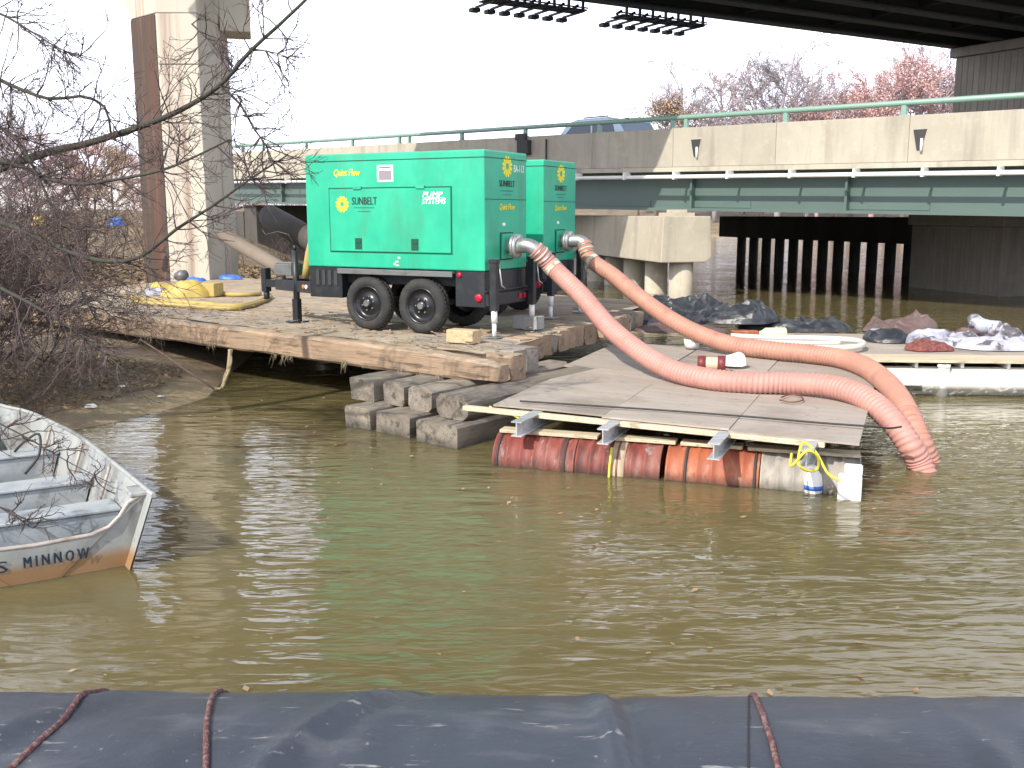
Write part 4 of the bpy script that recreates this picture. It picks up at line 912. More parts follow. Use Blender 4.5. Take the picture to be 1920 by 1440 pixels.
# ------------------------------------------------------------------ tarp heaps and clutter
def heap(name, c, ax, lx, ly, h, seed, m, label, cat='tarp', sharp=1.0, n=84):
    ax = V((ax[0], ax[1], 0)).normalized(); ay = V((-ax.y, ax.x, 0)); vs = []; c = V(c)
    for j in range(n + 1):
        for i in range(n + 1):
            a, b = 2 * i / n - 1, 2 * j / n - 1
            rr = math.hypot(a, b); k = max(abs(a), abs(b))
            if rr > 0: a, b = a * k / rr, b * k / rr       # square to disc
            ang = math.atan2(b, a); rim = 1 + .22 * noise.noise(V((math.cos(ang) * 1.5, math.sin(ang) * 1.5, seed)))
            p = c + ax * (a * lx * rim) + ay * (b * ly * rim)
            s_ = V((a * lx * 1.6 + seed * 7.3, b * ly * 1.6, seed * 1.7))
            sw = s_ + noise.noise_vector(s_ * .9) * .5
            rd = lambda k_: 1 - min(1, 2.2 * abs(noise.noise(sw * k_ + V((k_, 2, 1)))))
            edge = max(0, 1 - k ** 3.0)
            fd = lambda an, fq: (1 - abs(math.sin((sw.x * math.cos(an) + sw.y * math.sin(an)) * fq + seed * 3 + 1.5 * noise.noise(sw * 1.1)))) ** 1.15
            z = h * edge ** .42 * (.34 + .36 * noise.noise(s_ * .8) + .28 * fd(.5 + seed, 2.2) + .18 * fd(1.9 + seed, 4.0) + .10 * fd(2.7 + seed, 7.0) + .05 * fd(.9 + seed, 12.0)) + .012
            z = max(z, .004)
            dv = (noise.noise_vector(sw * 1.6) * .22 + noise.noise_vector(sw * 4.5) * .08) * min(lx, ly) * edge ** .5
            vs.append(p + V((dv.x, dv.y, z)))
    q = MB(); m_ = n + 1
    q.add(vs, [(j * m_ + i, j * m_ + i + 1, (j + 1) * m_ + i + 1, (j + 1) * m_ + i) for j in range(n) for i in range(n)], False)
    o = q.build(name, m, fix=True)
    for pl in o.data.polygons: pl.use_smooth = sharp < 1
    return tag(o, label, cat)
zz = ZR + .01
heap('tarp', P(1232, 606, zz), (1, -.1), .95, .75, .34, 1, M['tarp_black'], 'grey black crumpled tarp beside the timber deck, behind the hoses')
heap('tarp', P(1290, 588, .30), (1, 0.1), .95, .55, .55, 2.3, M['tarp_black'], 'black tarp heap between the two hoses, below the pier piles')
heap('tarp', P(1378, 602, zz), (1, -.1), .85, .6, .47, 3.1, M['tarp_black'], 'tallest black tarp heap behind the far hose')
heap('tarp', P(1478, 618, .38), (1, -.15), 1.05, .5, .32, 4.6, M['tarp_black'], 'low black tarp trailing out behind the yellow white bottle')
heap('tarp', P(1272, 622, zz), (1, -.2), .8, .45, .16, 5.2, M['tarp_brown'], 'flat brown grey tarp at the back of the plywood raft')
zp = .50
heap('tarp', P(1690, 622, zp) , (1, 0), .62, .5, .44, 6.1, M['tarp_brown'], 'brown folded tarp heap on the pontoon raft')
heap('tarp', P(1668, 640, zp), (1, -.1), .38, .32, .26, 6.9, M['tarp_black'], 'small dark tarp tucked beside the brown tarp heap')
heap('tarp', P(1652, 632, zp), (1, .3), .26, .16, .22, 7.7, M['tarp_white'], 'white sheet edge folded over the small dark tarp', sharp=.9)
heap('tarp', P(1768, 645, zp), (1, 0), .62, .45, .30, 8.3, M['tarp_white'], 'white and blue crumpled plastic sheet in front of the brown tarp')
heap('net', P(1740, 657, zp), (1, 0), .34, .22, .17, 9.1, M['net'], 'rust red netting bunched on the pontoon raft edge', 'net')
heap('tarp', P(1868, 652, zp), (1, -.1), .75, .45, .28, 10.4, M['tarp_white'], 'blue white plastic sheet spread at the end of the pontoon raft')
heap('tarp', P(1850, 632, zp), (1, .1), .5, .35, .30, 10.9, M['tarp_brown'], 'brown rag heap under the rolled white sheet')
a_, b_ = PY(1822, 602, 15.6), PY(1912, 632, 14.9)
q = MB(); pts = [a_ + (b_ - a_) * (k / 14) + V((0, 0, .02 * math.sin(k * 1.3))) for k in range(15)]
q.tube(pts, [.11 + .022 * math.sin(k * 2.1) + .012 * math.cos(k * 3.7) for k in range(15)], 14); tag(q.build('rolled_sheet', M['tarp_white']), 'thick roll of white plastic sheet leaning on the tarps', 'tarp roll')
def coil(pix, r, label):
    pts = [P(u, v, ZR + .02 + dz) for u, v, dz in pix]; q = MB(); q.tube(spline(pts, .05), r, 10); return tag(q.build('white_hose', M['wtube']), label, 'hose', 'white hoses lying on the raft')
coil([(1370, 630, .06), (1440, 633, .05), (1520, 634, .05), (1590, 637, .05), (1617, 642, .05), (1612, 649, .05), (1570, 652, .05), (1500, 652, .04)], .045, 'looped white hose, the outer of the two on the raft')
coil([(1360, 639, .05), (1440, 641, .05), (1520, 643, .04), (1575, 643, .04)], .035, 'straight white hose, the inner of the two on the raft')
p = P(1424, 625, ZR + .09); q = MB(); q.lathe(p, V((1, -.1, 0)), [(0, .001), (0, .035), (.03, .045), (.09, .09), (.40, .10), (.42, .08), (.42, .001)], 18); tag(q.build('bottle', M['bottle']), 'pale yellow plastic jug lying before the low black tarp', 'jug')
p = P(1398, 628, ZR + .03); q = MB(); q.box(p.x - .22, p.x + .2, p.y - .08, p.y + .1, p.z, p.z + .07); tag(q.build('board', M['drum_orange'], bevel=.01), 'rust orange board lying beside the yellow jug', 'board')
p = P(1308, 681, ZR + .105); q = MB(); dv = V((1, -.22, 0)).normalized()
q.lathe(p, dv, [(0, .001), (0, .095), (.10, .10), (.10, .08)], 20, True, 0); q.lathe(p + dv * .10, dv, [(0, .085), (.15, .085)], 20, True, 1); q.lathe(p + dv * .25, dv, [(0, .085), (0, .105), (.10, .105), (.10, .001)], 20, True, 0)
tag(q.build('hose_coupling', [M['maroon'], M['cream']]), 'maroon and cream pipe coupling lying between the two hoses', 'coupling')
p = P(1373, 686, ZR + .02); heap('plastic_bag', p, (1, -.4), .17, .12, .30, 11.3, M['foam'], 'white plastic bag slumped beside the maroon coupling', 'bag', .9, 26)
p = P(1297, 652, ZR + .03); q = MB(); q.lathe(p, (0, 0, 1), [(0, .001), (0, .10), (.13, .12), (.13, .10), (.02, .09)], 18); tag(q.build('tub', M['white_pipe']), 'small pale plastic tub behind the maroon coupling', 'tub')
rope_at('rope', [P(1190, 668, ZR + .03), P(1215, 664, ZR + .03), P(1228, 672, ZR + .03), P(1250, 670, ZR + .04)], .012, M['yrope'], 'scrap of yellow rope on the plywood by the seam')
q = MB(); p = P(1236, 681, ZR + .02); q.para(p, e_front * .18, e_dep * .12, V((0, 0, .06))); tag(q.build('wood_block', M['block'], bevel=.006), 'pale wood block under the front hose on the plywood', 'block')

# blocks on the timber deck
p = P(866, 646, ZD); d = V((math.cos(R(-28)), math.sin(R(-28)), 0)); n_ = V((-d.y, d.x, 0))
q = MB(); q.para(p - d * .24 + V((0, 0, .012)), d * .40, n_ * .22, V((0, 0, .17))); tag(q.build('wood_block', M['block'], bevel=.008), 'sawn yellow wood block chocked behind the trailer wheel', 'block')
p = P(986, 619, ZD); q = MB(); q.para(p - d * .22 + V((0, 0, .012)), d * .42, n_ * .2, V((0, 0, .19))); tag(q.build('concrete_block', M['cinder'], bevel=.008), 'grey concrete block on the deck between the rear jacks', 'block')

# yellow heap and hoses at the back left of the deck
heap('vinyl_bag', P(352, 556, ZD), (1, -.3), .55, .38, .42, 21.3, M['ytarp'], 'slumped yellow vinyl bag on the deck before the column', 'bag', .9)
q = MB(); p = P(366, 556, ZD + .01); q.para(p, V((.42, -.12, 0)), V((.1, .35, 0)), V((0, 0, .27))); tag(q.build('carton', M['yhose'], bevel=.02), 'tan yellow carton against the slumped yellow bag', 'carton')
heap('vinyl_bag', P(306, 540, ZD), (1, 0), .3, .22, .22, 22.8, M['ytarp'], 'small yellow vinyl bag behind the slumped one', 'bag', .9, 26)
heap('plastic_bag', P(290, 554, ZD), (1, 0), .22, .16, .20, 23.4, M['tarp_white'], 'white plastic bag beside the yellow bag on the deck', 'bag', .9, 26)
p = P(340, 530, ZD); q = MB(); q.lathe(p + V((0, 0, .17)), V((1, -.5, .2)), [(-.14, .001), (-.14, .10), (.0, .14), (.14, .12), (.15, .001)], 16); tag(q.build('bucket', M['fender']), 'tipped grey bucket behind the yellow bags', 'bucket')
heap('plastic_sheet', P(368, 528, ZD + .05), (1, 0), .22, .15, .18, 24.4, M['blue'], 'scrap of light blue plastic behind the yellow carton', 'sheet', .9, 20)
heap('plastic_sheet', P(432, 524, ZD), (1, 0), .28, .18, .20, 25.1, M['blue'], 'bright blue plastic sheet at the foot of the column', 'sheet', .9, 20)
def yh(pix, r, label):
    q = MB(); q.tube(spline([P(u, v, ZD + .045) for u, v in pix], .06), r, 8); tag(q.build('yellow_hose', M['yhose']), label, 'hose', 'yellow lay flat hoses on the deck')
yh([(235, 556), (300, 563), (380, 570), (440, 574), (478, 568), (505, 553)], .05, 'yellow hose curving from the tongue round in front of the yellow bag')
yh([(250, 566), (330, 572), (400, 577), (450, 577), (490, 566), (508, 556)], .04, 'yellow hose lying closest to the front edge of the deck')
yh([(395, 548), (430, 552), (465, 552), (488, 550)], .045, 'short straight yellow hose running into the tongue')

# pipes and debris on the bank behind the tongue
q = MB(); q.tube([PY(420, 442, 25.5), PY(560, 522, 23.2)], .17, 18); tag(q.build('culvert_pipe', M['pipe_conc']), 'pale concrete pipe sloping down the bank behind the tongue', 'pipe')
q = MB(); q.tube([PY(505, 405, 30), PY(620, 470, 27)], .34, 18); tag(q.build('culvert_pipe', M['dark_conc']), 'dark fat pipe slanting under the bridge behind the trailer', 'pipe')

# ------------------------------------------------------------------ skiff at the left
W0 = P(245, 1058, 0); tj = (P(0, 1100, 0) - W0).normalized(); ta = V((tj.y, -tj.x, 0))
if ta.y < 0: ta = -ta
gz = .54
gun = [P(u, v, gz + dz) for u, v, dz in ((288, 929, 0), (213, 868, 0), (147, 817, 0), (100, 793, .0), (50, 771, 0.02), (0, 760, .05))]
gl = [((p - W0).dot(ta), (p - W0).dot(tj), p.z) for p in gun]
gl.append((gl[-1][0] + .45, .62, .62))
boat = thing('skiff', 'weathered grey aluminium skiff with bench seats and name on the transom', 'boat', W0)
cl = .62
def loc(i, j, z): return ta * i + tj * j + V((0, 0, z))
def resamp(pts, n):
    L_ = [0]
    for a, b in zip(pts, pts[1:]): L_.append(L_[-1] + (V(b) - V(a)).length)
    out = []
    for k in range(n):
        s = L_[-1] * k / (n - 1); i = 0
        while i < len(L_) - 2 and L_[i + 1] < s: i += 1
        f = (s - L_[i]) / max(1e-9, L_[i + 1] - L_[i]); out.append(V(pts[i]) * (1 - f) + V(pts[i + 1]) * f)
    return out
GR_ = resamp(spline(gl, .1), 25)
def mirror(p): return V((p.x, 2 * cl - p.y, p.z))
def hullpt(g, f):     # f 0 gunwale .. 1 keel line
    inx = g.x + (.06 if g.x < .3 else 0) * f
    ch = min(cl, g.y + .20)
    if f <= .75: t = f / .75; return V((g.x + .07 * t * (1 - g.x / 4.5), g.y + (ch - g.y) * t, g.z + (-.10 - g.z) * t))
    t = (f - .75) / .25; return V((g.x + .07 * (1 - g.x / 4.5), ch + (cl - ch) * t, -.10 - .05 * t))
def skin(inset, name, par):
    q = MB(); rows = []
    for g in GR_:
        g2 = V((g.x, g.y + inset, g.z - (inset * .4)))
        half = [hullpt(g2, f) + V((0, 0, inset)) * (1 if f > .7 else f) for f in (0, .25, .5, .75, .88, 1)]
        rows.append(half + [mirror(p) for p in reversed(half[:-1])])
    m = len(rows[0]); vs = [loc(*p) for r_ in rows for p in r_]
    q.add(vs, [(i * m + k, i * m + k + 1, (i + 1) * m + k + 1, (i + 1) * m + k) for i in range(len(rows) - 1) for k in range(m - 1)], True)
    return q.build(name, M['boat'], par)
skin(0, 'hull', boat); skin(.012, 'inner_skin', boat)
tz = [(-.02, .0), (.0, 0)]
tr = [(gl[0][1], gz), (.0, .47), (.06, .38), (.14, .31), (.26, .275), (cl, .262)]
tr = tr + [(2 * cl - j, z) for j, z in reversed(tr[:-1])]
q = MB(); botj = [(2 * cl - .02, -.10), (cl, -.15), (.02, -.10)]
q.prism([loc(-.065 if z > .2 else .0, j, z) for j, z in tr + botj], ta * .03); q.build('transom', M['boat'], boat, fix=True)
q = MB(); q.tube([loc(-.055, j, z + .006) for j, z in tr], .016, 8); q.build('transom_rim', M['boat_rim'], boat)
for f_ in (lambda p: p, mirror):
    q = MB(); q.tube([loc(*f_(g)) for g in GR_], .018, 8); q.build('gunwale', M['boat'], boat)
def inner_j(i, z):
    best = min(GR_, key=lambda g: abs(g.x - i)); t = (best.z - z) / (best.z + .10); return best.y + .20 * t + .03
for i0, zt in ((.36, .33), (1.30, .33), (2.45, .35)):
    q = MB(); j0, jb, j2 = inner_j(i0, zt), inner_j(i0, -.02), inner_j(i0 + .3, zt)
    pts = [(i0, j0), (i0, 2 * cl - j0), (i0 + .30, 2 * cl - j2), (i0 + .30, j2)]
    q.prism([loc(i, j, zt - .025) for i, j in pts], V((0, 0, .025)))
    q.prism([loc(i0 + .02, j0 + .01, zt - .03), loc(i0 + .02, 2 * cl - j0 - .01, zt - .03), loc(i0 + .02, 2 * cl - jb, -.06), loc(i0 + .02, jb, -.06)], ta * .26)
    q.build('bench', M['bench'], boat, bevel=.006, fix=True)
for i0 in (.95, 1.9, 2.9):
    q = MB(); g = min(GR_, key=lambda g: abs(g.x - i0)); q.tube([loc(*(hullpt(g, f) + V((0, .02, .005)))) for f in (.03, .25, .5, .75)], .014, 6); q.build('rib', M['boat_rim'], boat)
q = MB(); c1_, c2_ = P(40, 1042, .16) - W0, P(163, 1028, .16) - W0
jA, jB = c1_.dot(tj), c2_.dot(tj); wdt = abs(jA - jB)
tn = (loc(-.065, 0, .3) - loc(0, 0, -.1)).normalized()
def on_tr(j, z): return loc(-.065 - .004, j, z) if z > .2 else loc(-.065 * (z + .1) / .35 - .006, j, z)
lettering(q, 'M I N N O W', wdt, on_tr((jA + jB) / 2, .155), -tj, V((0, 0, 1)) - ta * .186, 0, .085)
q.build('boat_name', M['ink'], boat); q = MB(); jS = (P(13, 1058, .15) - W0).dot(tj); lettering(q, 'SS', .15, on_tr(jS + .075, .150), -tj, V((0, 0, 1)) - ta * .186, 0, .085)
q.build('boat_prefix_lettering', M['ink'], boat)
# corner caps
q = MB(); q.para(loc(-.075, gl[0][1] - .02, gz - .03), ta * .22, tj * .16, V((0, 0, .035))); q.build('corner_cap', M['boat'], boat, bevel=.01)
pts = [loc(2.6, .5, .36), loc(2.55, .42, .45), loc(2.5, .30, .52), loc(2.4, .32, .35), loc(2.35, .45, .2)]
q = MB(); q.tube(spline([p + W0 for p in pts], .03), .012, 6); tag(q.build('bow_line', M['cable']), 'black rope lying over the far bench of the skiff', 'rope')

# ------------------------------------------------------------------ water-filled black tube in the foreground
TY, TZ, TRD = 2.965, 0.08, 0.78
FOLDS = ((-3.1, .5, .020, .09), (-2.3, .8, .018, .07), (-1.5, .7, .016, .08), (-.55, .55, .022, .05), (.32, -.03, .026, .045), (2.3, -.5, .014, .10), (1.45, -.15, .012, .06), (3.2, -.4, .02, .09), (-3.8, .9, .02, .08))
def tube_r(x, a):
    fold = 0
    for fx, sl_, amp, wd_ in FOLDS:
        g_ = (x - fx + sl_ * (a - 1.4) * .9) / wd_
        fold += amp * math.exp(-g_ * g_) - amp * .8 * math.exp(-((g_ - 1.8) ** 2))
    top = sstep(.95, 1.35, a)
    rr = TRD + .018 * noise.noise(V((x * .5, 0, 1))) - .0036 * x + (.25 + .9 * top) * fold
    rr += .012 * noise.noise(V((x * 1.6 + a, a * 1.6, 3))) * (.4 + .6 * top) + .003 * noise.noise(V((x * 11, a * 8, 5)))
    rr += .006 * (1 - 2 * abs(noise.noise(V((x * 4 + a * 3, a * 2.2 - x, 9))))) * top
    rr += .030 * max(0, .25 - abs(noise.noise(V((x * 1.5 + a * 1.6, a * 1.1 - x * .4, 19))))) * top
    return rr
mb = MB(); nu, nv = 420, 70; vs = []
for i in range(nu + 1):
    x = -4.5 + 9.0 * i / nu
    for k in range(nv + 1):
        a = R(-100 + 260 * k / nv)      # angle from horizontal away to over the top
        rr = tube_r(x, a)
        vs.append((x, TY + rr * 1.15 * math.cos(a), TZ + rr * math.sin(a)))
m_ = nv + 1
mb.add(vs, [(i * m_ + k, (i + 1) * m_ + k, (i + 1) * m_ + k + 1, i * m_ + k + 1) for i in range(nu) for k in range(nv)], True)
dam = thing('water_dam', 'long black fabric water filled dam tube along the near bank', 'dam tube', (0, TY, 0))
mb.build('tube_skin', M['tube'], dam, (0, TY, 0), fix=True)
def tpt(x, deg, lift=.006):
    a = R(deg); rr = tube_r(x, a) + lift
    return V((x, TY + rr * 1.15 * math.cos(a), TZ + rr * math.sin(a)))
def tube_u(u, deg):
    x = 0
    for _ in range(30):
        p = tpt(x, deg); ax = p.y * cp + (CAMZ - p.z) * sp_; x = (u - 960) / F * ax
    return x
q = MB()
for k in range(7): pass
q.tube([tpt(tube_u(888 / 2 + 960, d_), d_, .001) for d_ in range(20, 140, 2)], .004, 5); q.build('seam', M['cable'], dam, (0, TY, 0))
def tube_rope(marks, label):
    ctl = spline([V((tube_u(u, d_), R(d_), 0)) for u, d_ in marks], .008)
    path = [tpt(c.x, math.degrees(c.y), .005) for c in ctl]
    q = MB(); q.tube(path, [.0098 * (1 + .09 * math.sin(i * 1.6)) for i in range(len(path))], 8); tag(q.build('rope', M['rrope']), label, 'rope', 'dark red ropes over the black tube')
tube_rope([(225, 30), (190, 62), (165, 72), (135, 82), (90, 92), (40, 100), (-30, 110)], 'dark red rope slanting over the tube below the skiff')
tube_rope([(440, 30), (415, 62), (398, 74), (388, 88), (386, 102), (390, 120), (395, 135)], 'dark red rope hanging over the tube below the white reflection')
tube_rope([(1400, 30), (1412, 62), (1420, 74), (1437, 88), (1462, 104), (1490, 120), (1510, 135)], 'dark red rope over the tube beside its stitched seam')

# ------------------------------------------------------------------ vegetation
def twig_path(mb, p, d, L_, r0, r1, rg, n=3, wob=.25, droop=0.0):
    pts = [p]; d = d.normalized()
    for k in range(n):
        d = (d + V((rg.gauss(0, wob), rg.gauss(0, wob), rg.gauss(0, wob) - droop))).normalized()
        p2 = pts[-1] + d * (L_ / n); a = r0 + (r1 - r0) * k / n; b = r0 + (r1 - r0) * (k + 1) / n
        mb.stick(pts[-1], p2, a, b); pts.append(p2)
    return pts, d
def grow(mb, p, d, L_, r, lev, rg, kids_=(3, 5), ratio=.62, spread=.9, wob=.22, droop=0, up_=.15, rmin=.0022):
    pts, dd = twig_path(mb, p, d, L_, r, max(rmin, r * .45), rg, 4 if lev > 1 else 3, wob, droop)
    if lev <= 0: return
    for k in range(rg.randint(*kids_)):
        f = rg.uniform(.25, 1.0); i = min(len(pts) - 2, int(f * (len(pts) - 1))); q_ = pts[i].lerp(pts[i + 1], f * (len(pts) - 1) - i if f < 1 else 1)
        base = (pts[i + 1] - pts[i]).normalized(); s = V((rg.gauss(0, 1), rg.gauss(0, 1), rg.gauss(0, 1))); s = (s - base * s.dot(base))
        if s.length < 1e-3: continue
        nd = (base + s.normalized() * spread * rg.uniform(.5, 1.2) + V((0, 0, up_))).normalized()
        grow(mb, q_, nd, L_ * ratio * rg.uniform(.65, 1.2), max(rmin, r * .55), lev - 1, rg, kids_, ratio, spread, wob, droop, up_, rmin)

# overhanging tree: trunk out of frame, limbs reaching in over the water
rg = random.Random(12)
tb0 = V((-6.6, 10.6, H(-6.6, 10.6) - .1))
tree = thing('overhanging_tree', 'bare mossy tree on the near bank leaning its long limbs across the view', 'tree', tb0)
def limb(pix, r0, r1, name='limb', twigs=0, tl=.7, lev=2, mt='bark'):
    pts = [PY(u, v, y) if not isinstance(u, V) else u for u, v, y in pix]; path = spline(pts, .12); n = len(path)
    q = MB(); q.tube(path, [r0 + (r1 - r0) * (i / (n - 1)) ** .8 for i in range(n)], 7); lo_ = q.build(name, M[mt], tree, tb0)
    if twigs:
        q = MB()
        for k in range(int(twigs * 1.7)):
            f = rg.uniform(.12, 1.0); i = min(n - 2, int(f * (n - 1))); base = (path[i + 1] - path[i]).normalized()
            s = V((rg.gauss(0, 1), rg.gauss(0, .8), rg.gauss(0, 1))); s = s - base * s.dot(base)
            grow(q, path[i], (base * .6 + s.normalized()).normalized(), tl * rg.uniform(.4, 1.3) * (1.1 - .4 * f), .007, lev, rg, (2, 4), .6, .8, .2, 0, .05, .0019)
        kind(q.build('twigs', M['twig'], lo_, tb0), 'stuff')
    return path
trunk = [(tb0, 0, 0), (V((-6.3, 10.5, 1.0)), 0, 0), (V((-6.0, 10.3, 1.9)), 0, 0), (V((-5.7, 10.0, 2.7)), 0, 0), (V((-5.6, 9.8, 3.8)), 0, 0), (V((-5.9, 9.6, 5.4)), 0, 0)]
limb(trunk, .13, .06, 'trunk')
limb([(-60, 330, 9.9), (10, 312, 9.7), (90, 285, 9.5), (165, 268, 9.3), (260, 238, 9.0), (335, 208, 8.8), (412, 160, 8.5), (470, 95, 8.3), (520, 50, 8.2), (578, -5, 8.1)], .050, .012, twigs=38, tl=.55)
limb([(-60, 300, 9.9), (20, 305, 9.6), (90, 335, 9.2), (150, 345, 9.0), (225, 335, 8.7), (300, 320, 8.5), (360, 296, 8.4), (430, 262, 8.3)], .032, .007, twigs=34, tl=.5)
limb([(-40, 400, 9.6), (60, 440, 9.3), (130, 472, 9.0), (200, 490, 8.8), (262, 482, 8.7), (330, 430, 8.6), (400, 385, 8.5), (470, 335, 8.4), (540, 290, 8.3)], .034, .006, twigs=36, tl=.5)
limb([(-40, 120, 9.5), (0, 150, 9.4), (90, 185, 9.2), (150, 180, 9.1), (196, 200, 9.0), (208, 250, 9.0)], .022, .010, twigs=22, tl=.45)
limb([(-40, 10, 9.0), (10, 30, 9.0), (60, 60, 8.9), (120, 95, 8.8), (180, 110, 8.7)], .014, .004, twigs=18, tl=.45)
limb([(412, 160, 8.5), (450, 195, 8.5), (475, 240, 8.4), (500, 275, 8.4), (520, 330, 8.3)], .013, .005, 'branch', twigs=16, tl=.4)
limb([(475, 92, 8.3), (520, 100, 8.2), (555, 115, 8.2)], .008, .003, 'branch', twigs=7, tl=.35)
limb([(360, 45, 8.8), (400, 85, 8.6), (440, 130, 8.5)], .008, .004, 'branch', twigs=8, tl=.35)
limb([(-40, 520, 9.4), (40, 560, 9.2), (110, 600, 9.0), (180, 650, 8.9), (240, 700, 8.8)], .022, .006, twigs=24, tl=.45)
limb([(-50, 770, 7.7), (40, 815, 7.6), (100, 850, 7.45), (150, 878, 7.35), (205, 905, 7.25)], .008, .003, 'branch', twigs=16, tl=.24)
limb([(-50, 930, 6.9), (20, 960, 6.8), (60, 990, 6.75), (110, 985, 6.7)], .006, .002, 'branch', twigs=7, tl=.2)
limb([(-40, 220, 9.6), (30, 260, 9.4), (70, 330, 9.2), (110, 420, 9.1), (140, 520, 9.0), (180, 600, 9.0)], .020, .006, twigs=30, tl=.5)

# shrubs on the bank
def shrub(x, y, n, L_, seed, m, label, lev=3, r0=.014, lean=(.3, -.1), group='bare shrubs on the left bank'):
    rg_ = random.Random(seed); z = H(x, y) - .05; b_ = V((x, y, z))
    t = thing('bare_shrub', label, 'shrub', b_, 0, group)
    for s in range(n):
        q = MB(); d = V((rg_.gauss(lean[0], .45), rg_.gauss(lean[1], .45), 1.0)).normalized()
        grow(q, b_ + V((rg_.gauss(0, .12), rg_.gauss(0, .12), 0)), d, L_ * rg_.uniform(.7, 1.2), r0 * rg_.uniform(.7, 1.2), lev, rg_, (3, 5), .58, .8, .16, .02, .06, .0022)
        q.build('stem', M[m], t, b_)
    return t
shrub(-6.5, 11.6, 9, 1.3, 1, 'twig', 'tangled bare shrub on the bank right behind the skiff', 4)
shrub(-7.3, 12.4, 9, 1.8, 2, 'twig', 'tall bare shrub at the frame edge below the mossy limb', 4)
shrub(-6.3, 13.1, 8, 1.1, 3, 'twig', 'low bare shrub in front of the deck edge', 4)
shrub(-7.9, 13.6, 10, 2.0, 4, 'twig', 'dense bare shrub against the far end of the front timber', 4)
shrub(-5.6, 12.3, 6, .6, 5, 'twig_tan', 'small tan shrub at the sandy spit', 3, .009)
shrub(-6.7, 10.7, 8, 1.2, 6, 'twig', 'bare shrub hanging over the bow of the skiff', 4, lean=(.3, -.4))
shrub(-6.9, 12.0, 9, 2.3, 7, 'twig', 'tallest bare shrub, its crown crossing the mossy limb', 4, .018)
shrub(-5.9, 11.4, 6, .7, 8, 'twig_tan', 'short tan shrub nearest the water beside the skiff', 3, .01)
shrub(-7.6, 13.0, 8, 2.9, 9, 'twig', 'very tall thin shrub rising behind the mossy tree', 4, .022)
shrub(-8.6, 14.6, 8, 3.0, 10, 'twig', 'very tall shrub at the far end of the deck edge', 4, .022)
shrub(-6.7, 11.1, 7, 1.9, 11, 'twig', 'tall spreading shrub overhanging the skiff and the bank', 4, .018)
k = 0
for (x, y, L_, m, lab) in ((-13.8, 25, 1.5, 'twig_tan', 'tan thicket shrub furthest from the column'), (-12.4, 27, 1.6, 'twig', 'dark thicket shrub two along from the column'), (-11.2, 26, 1.4, 'twig_tan', 'tan shrub next to the tall column'), (-13.2, 30, 1.7, 'twig', 'brown shrub deep in the thicket beyond the deck'), (-10.6, 29, 1.4, 'twig_tan', 'shrub half hidden behind the tall column'), (-15.5, 29, 1.8, 'twig_tan', 'tall tan shrub at the edge of the thicket'), (-7.6, 33, 1.1, 'twig', 'dark shrub in the shade behind the tongue'), (-14.6, 22.5, 1.4, 'twig_tan', 'tan shrub close behind the end of the deck'), (-9.2, 34, 1.2, 'twig_tan', 'shrub right of the tall column under the bridge'),
        (-11.8, 23.6, 1.2, 'twig_tan', 'low tan shrub between the deck end and the column'), (-12.8, 24.0, 1.5, 'twig', 'dark shrub close behind the yellow bags'), (-16.5, 33, 2.1, 'twig_tan', 'tall pale shrub in front of the shed'), (-14.4, 34, 2.0, 'twig_tan', 'tan shrub in the back row of the thicket, nearer the column'), (-18.5, 36, 2.2, 'twig', 'dark shrub in the back row of the thicket, at the frame edge'), (-12.6, 36, 1.9, 'twig_tan', 'tan shrub in the back row of the thicket, behind the column')):
    shrub(x, y, 9, L_, 40 + k, m, lab, 3, .018, (0, 0), 'thicket shrubs beyond the deck'); k += 1
# leaf litter and twigs on the bank
def litter(n, x0, x1, y0_, y1_, seed, size, zlo=.03):
    mb = MB(); r = random.Random(seed); c = 0
    while c < n:
        x, y = r.uniform(x0, x1), r.uniform(y0_, y1_); h = H(x, y)
        if h < zlo: c += 1; continue
        c += 1; s = size * r.uniform(.5, 1.4); a = r.uniform(0, 6.3); b = V((math.cos(a), math.sin(a), r.uniform(-.4, .4))) * s; cc_ = V((-math.sin(a), math.cos(a), r.uniform(-.4, .4))) * s * .6
        p = V((x, y, h + .012 + r.random() * .03)); mb.add([p - b, p + cc_, p + b + V((0, 0, s * .3)), p - cc_], [(0, 1, 2, 3)])
    return mb
kind(litter(9000, -9.5, -4.0, 9.3, 15.0, 1, .035, .15).build('leaf_litter', M['leaf']), 'stuff')
kind(litter(9000, -18, -5, 21, 36, 2, .09, .3).build('leaf_litter', M['leaf']), 'stuff')
mb = MB(); r = random.Random(77)
for k in range(900):
    x, y = r.uniform(-8.6, -4.3), r.uniform(9.8, 14.6); h = H(x, y)
    if h < .13: continue
    a = r.uniform(0, 6.3); l = r.uniform(.1, .5); p = V((x, y, h + .02)); mb.stick(p, p + V((math.cos(a) * l, math.sin(a) * l, r.uniform(-.02, .15))), .006, .003)
kind(mb.build('twig_debris', M['twig_tan']), 'stuff')
for k, (u, v, s_, lab) in enumerate(((170, 770, .08, 'white litter scrap among the twigs near the skiff'), (302, 744, .05, 'tiny white scrap at the water edge of the sandy spit'), (228, 742, .05, 'pale scrap of litter on the bank above the spit'))):
    p = P(u, v, .1); p.z = max(.02, H(p.x, p.y)); heap('litter_scrap', p, (1, .2), s_, s_ * .5, s_ * .8, 30 + k, M['foam'], lab, 'litter', .9, 8)
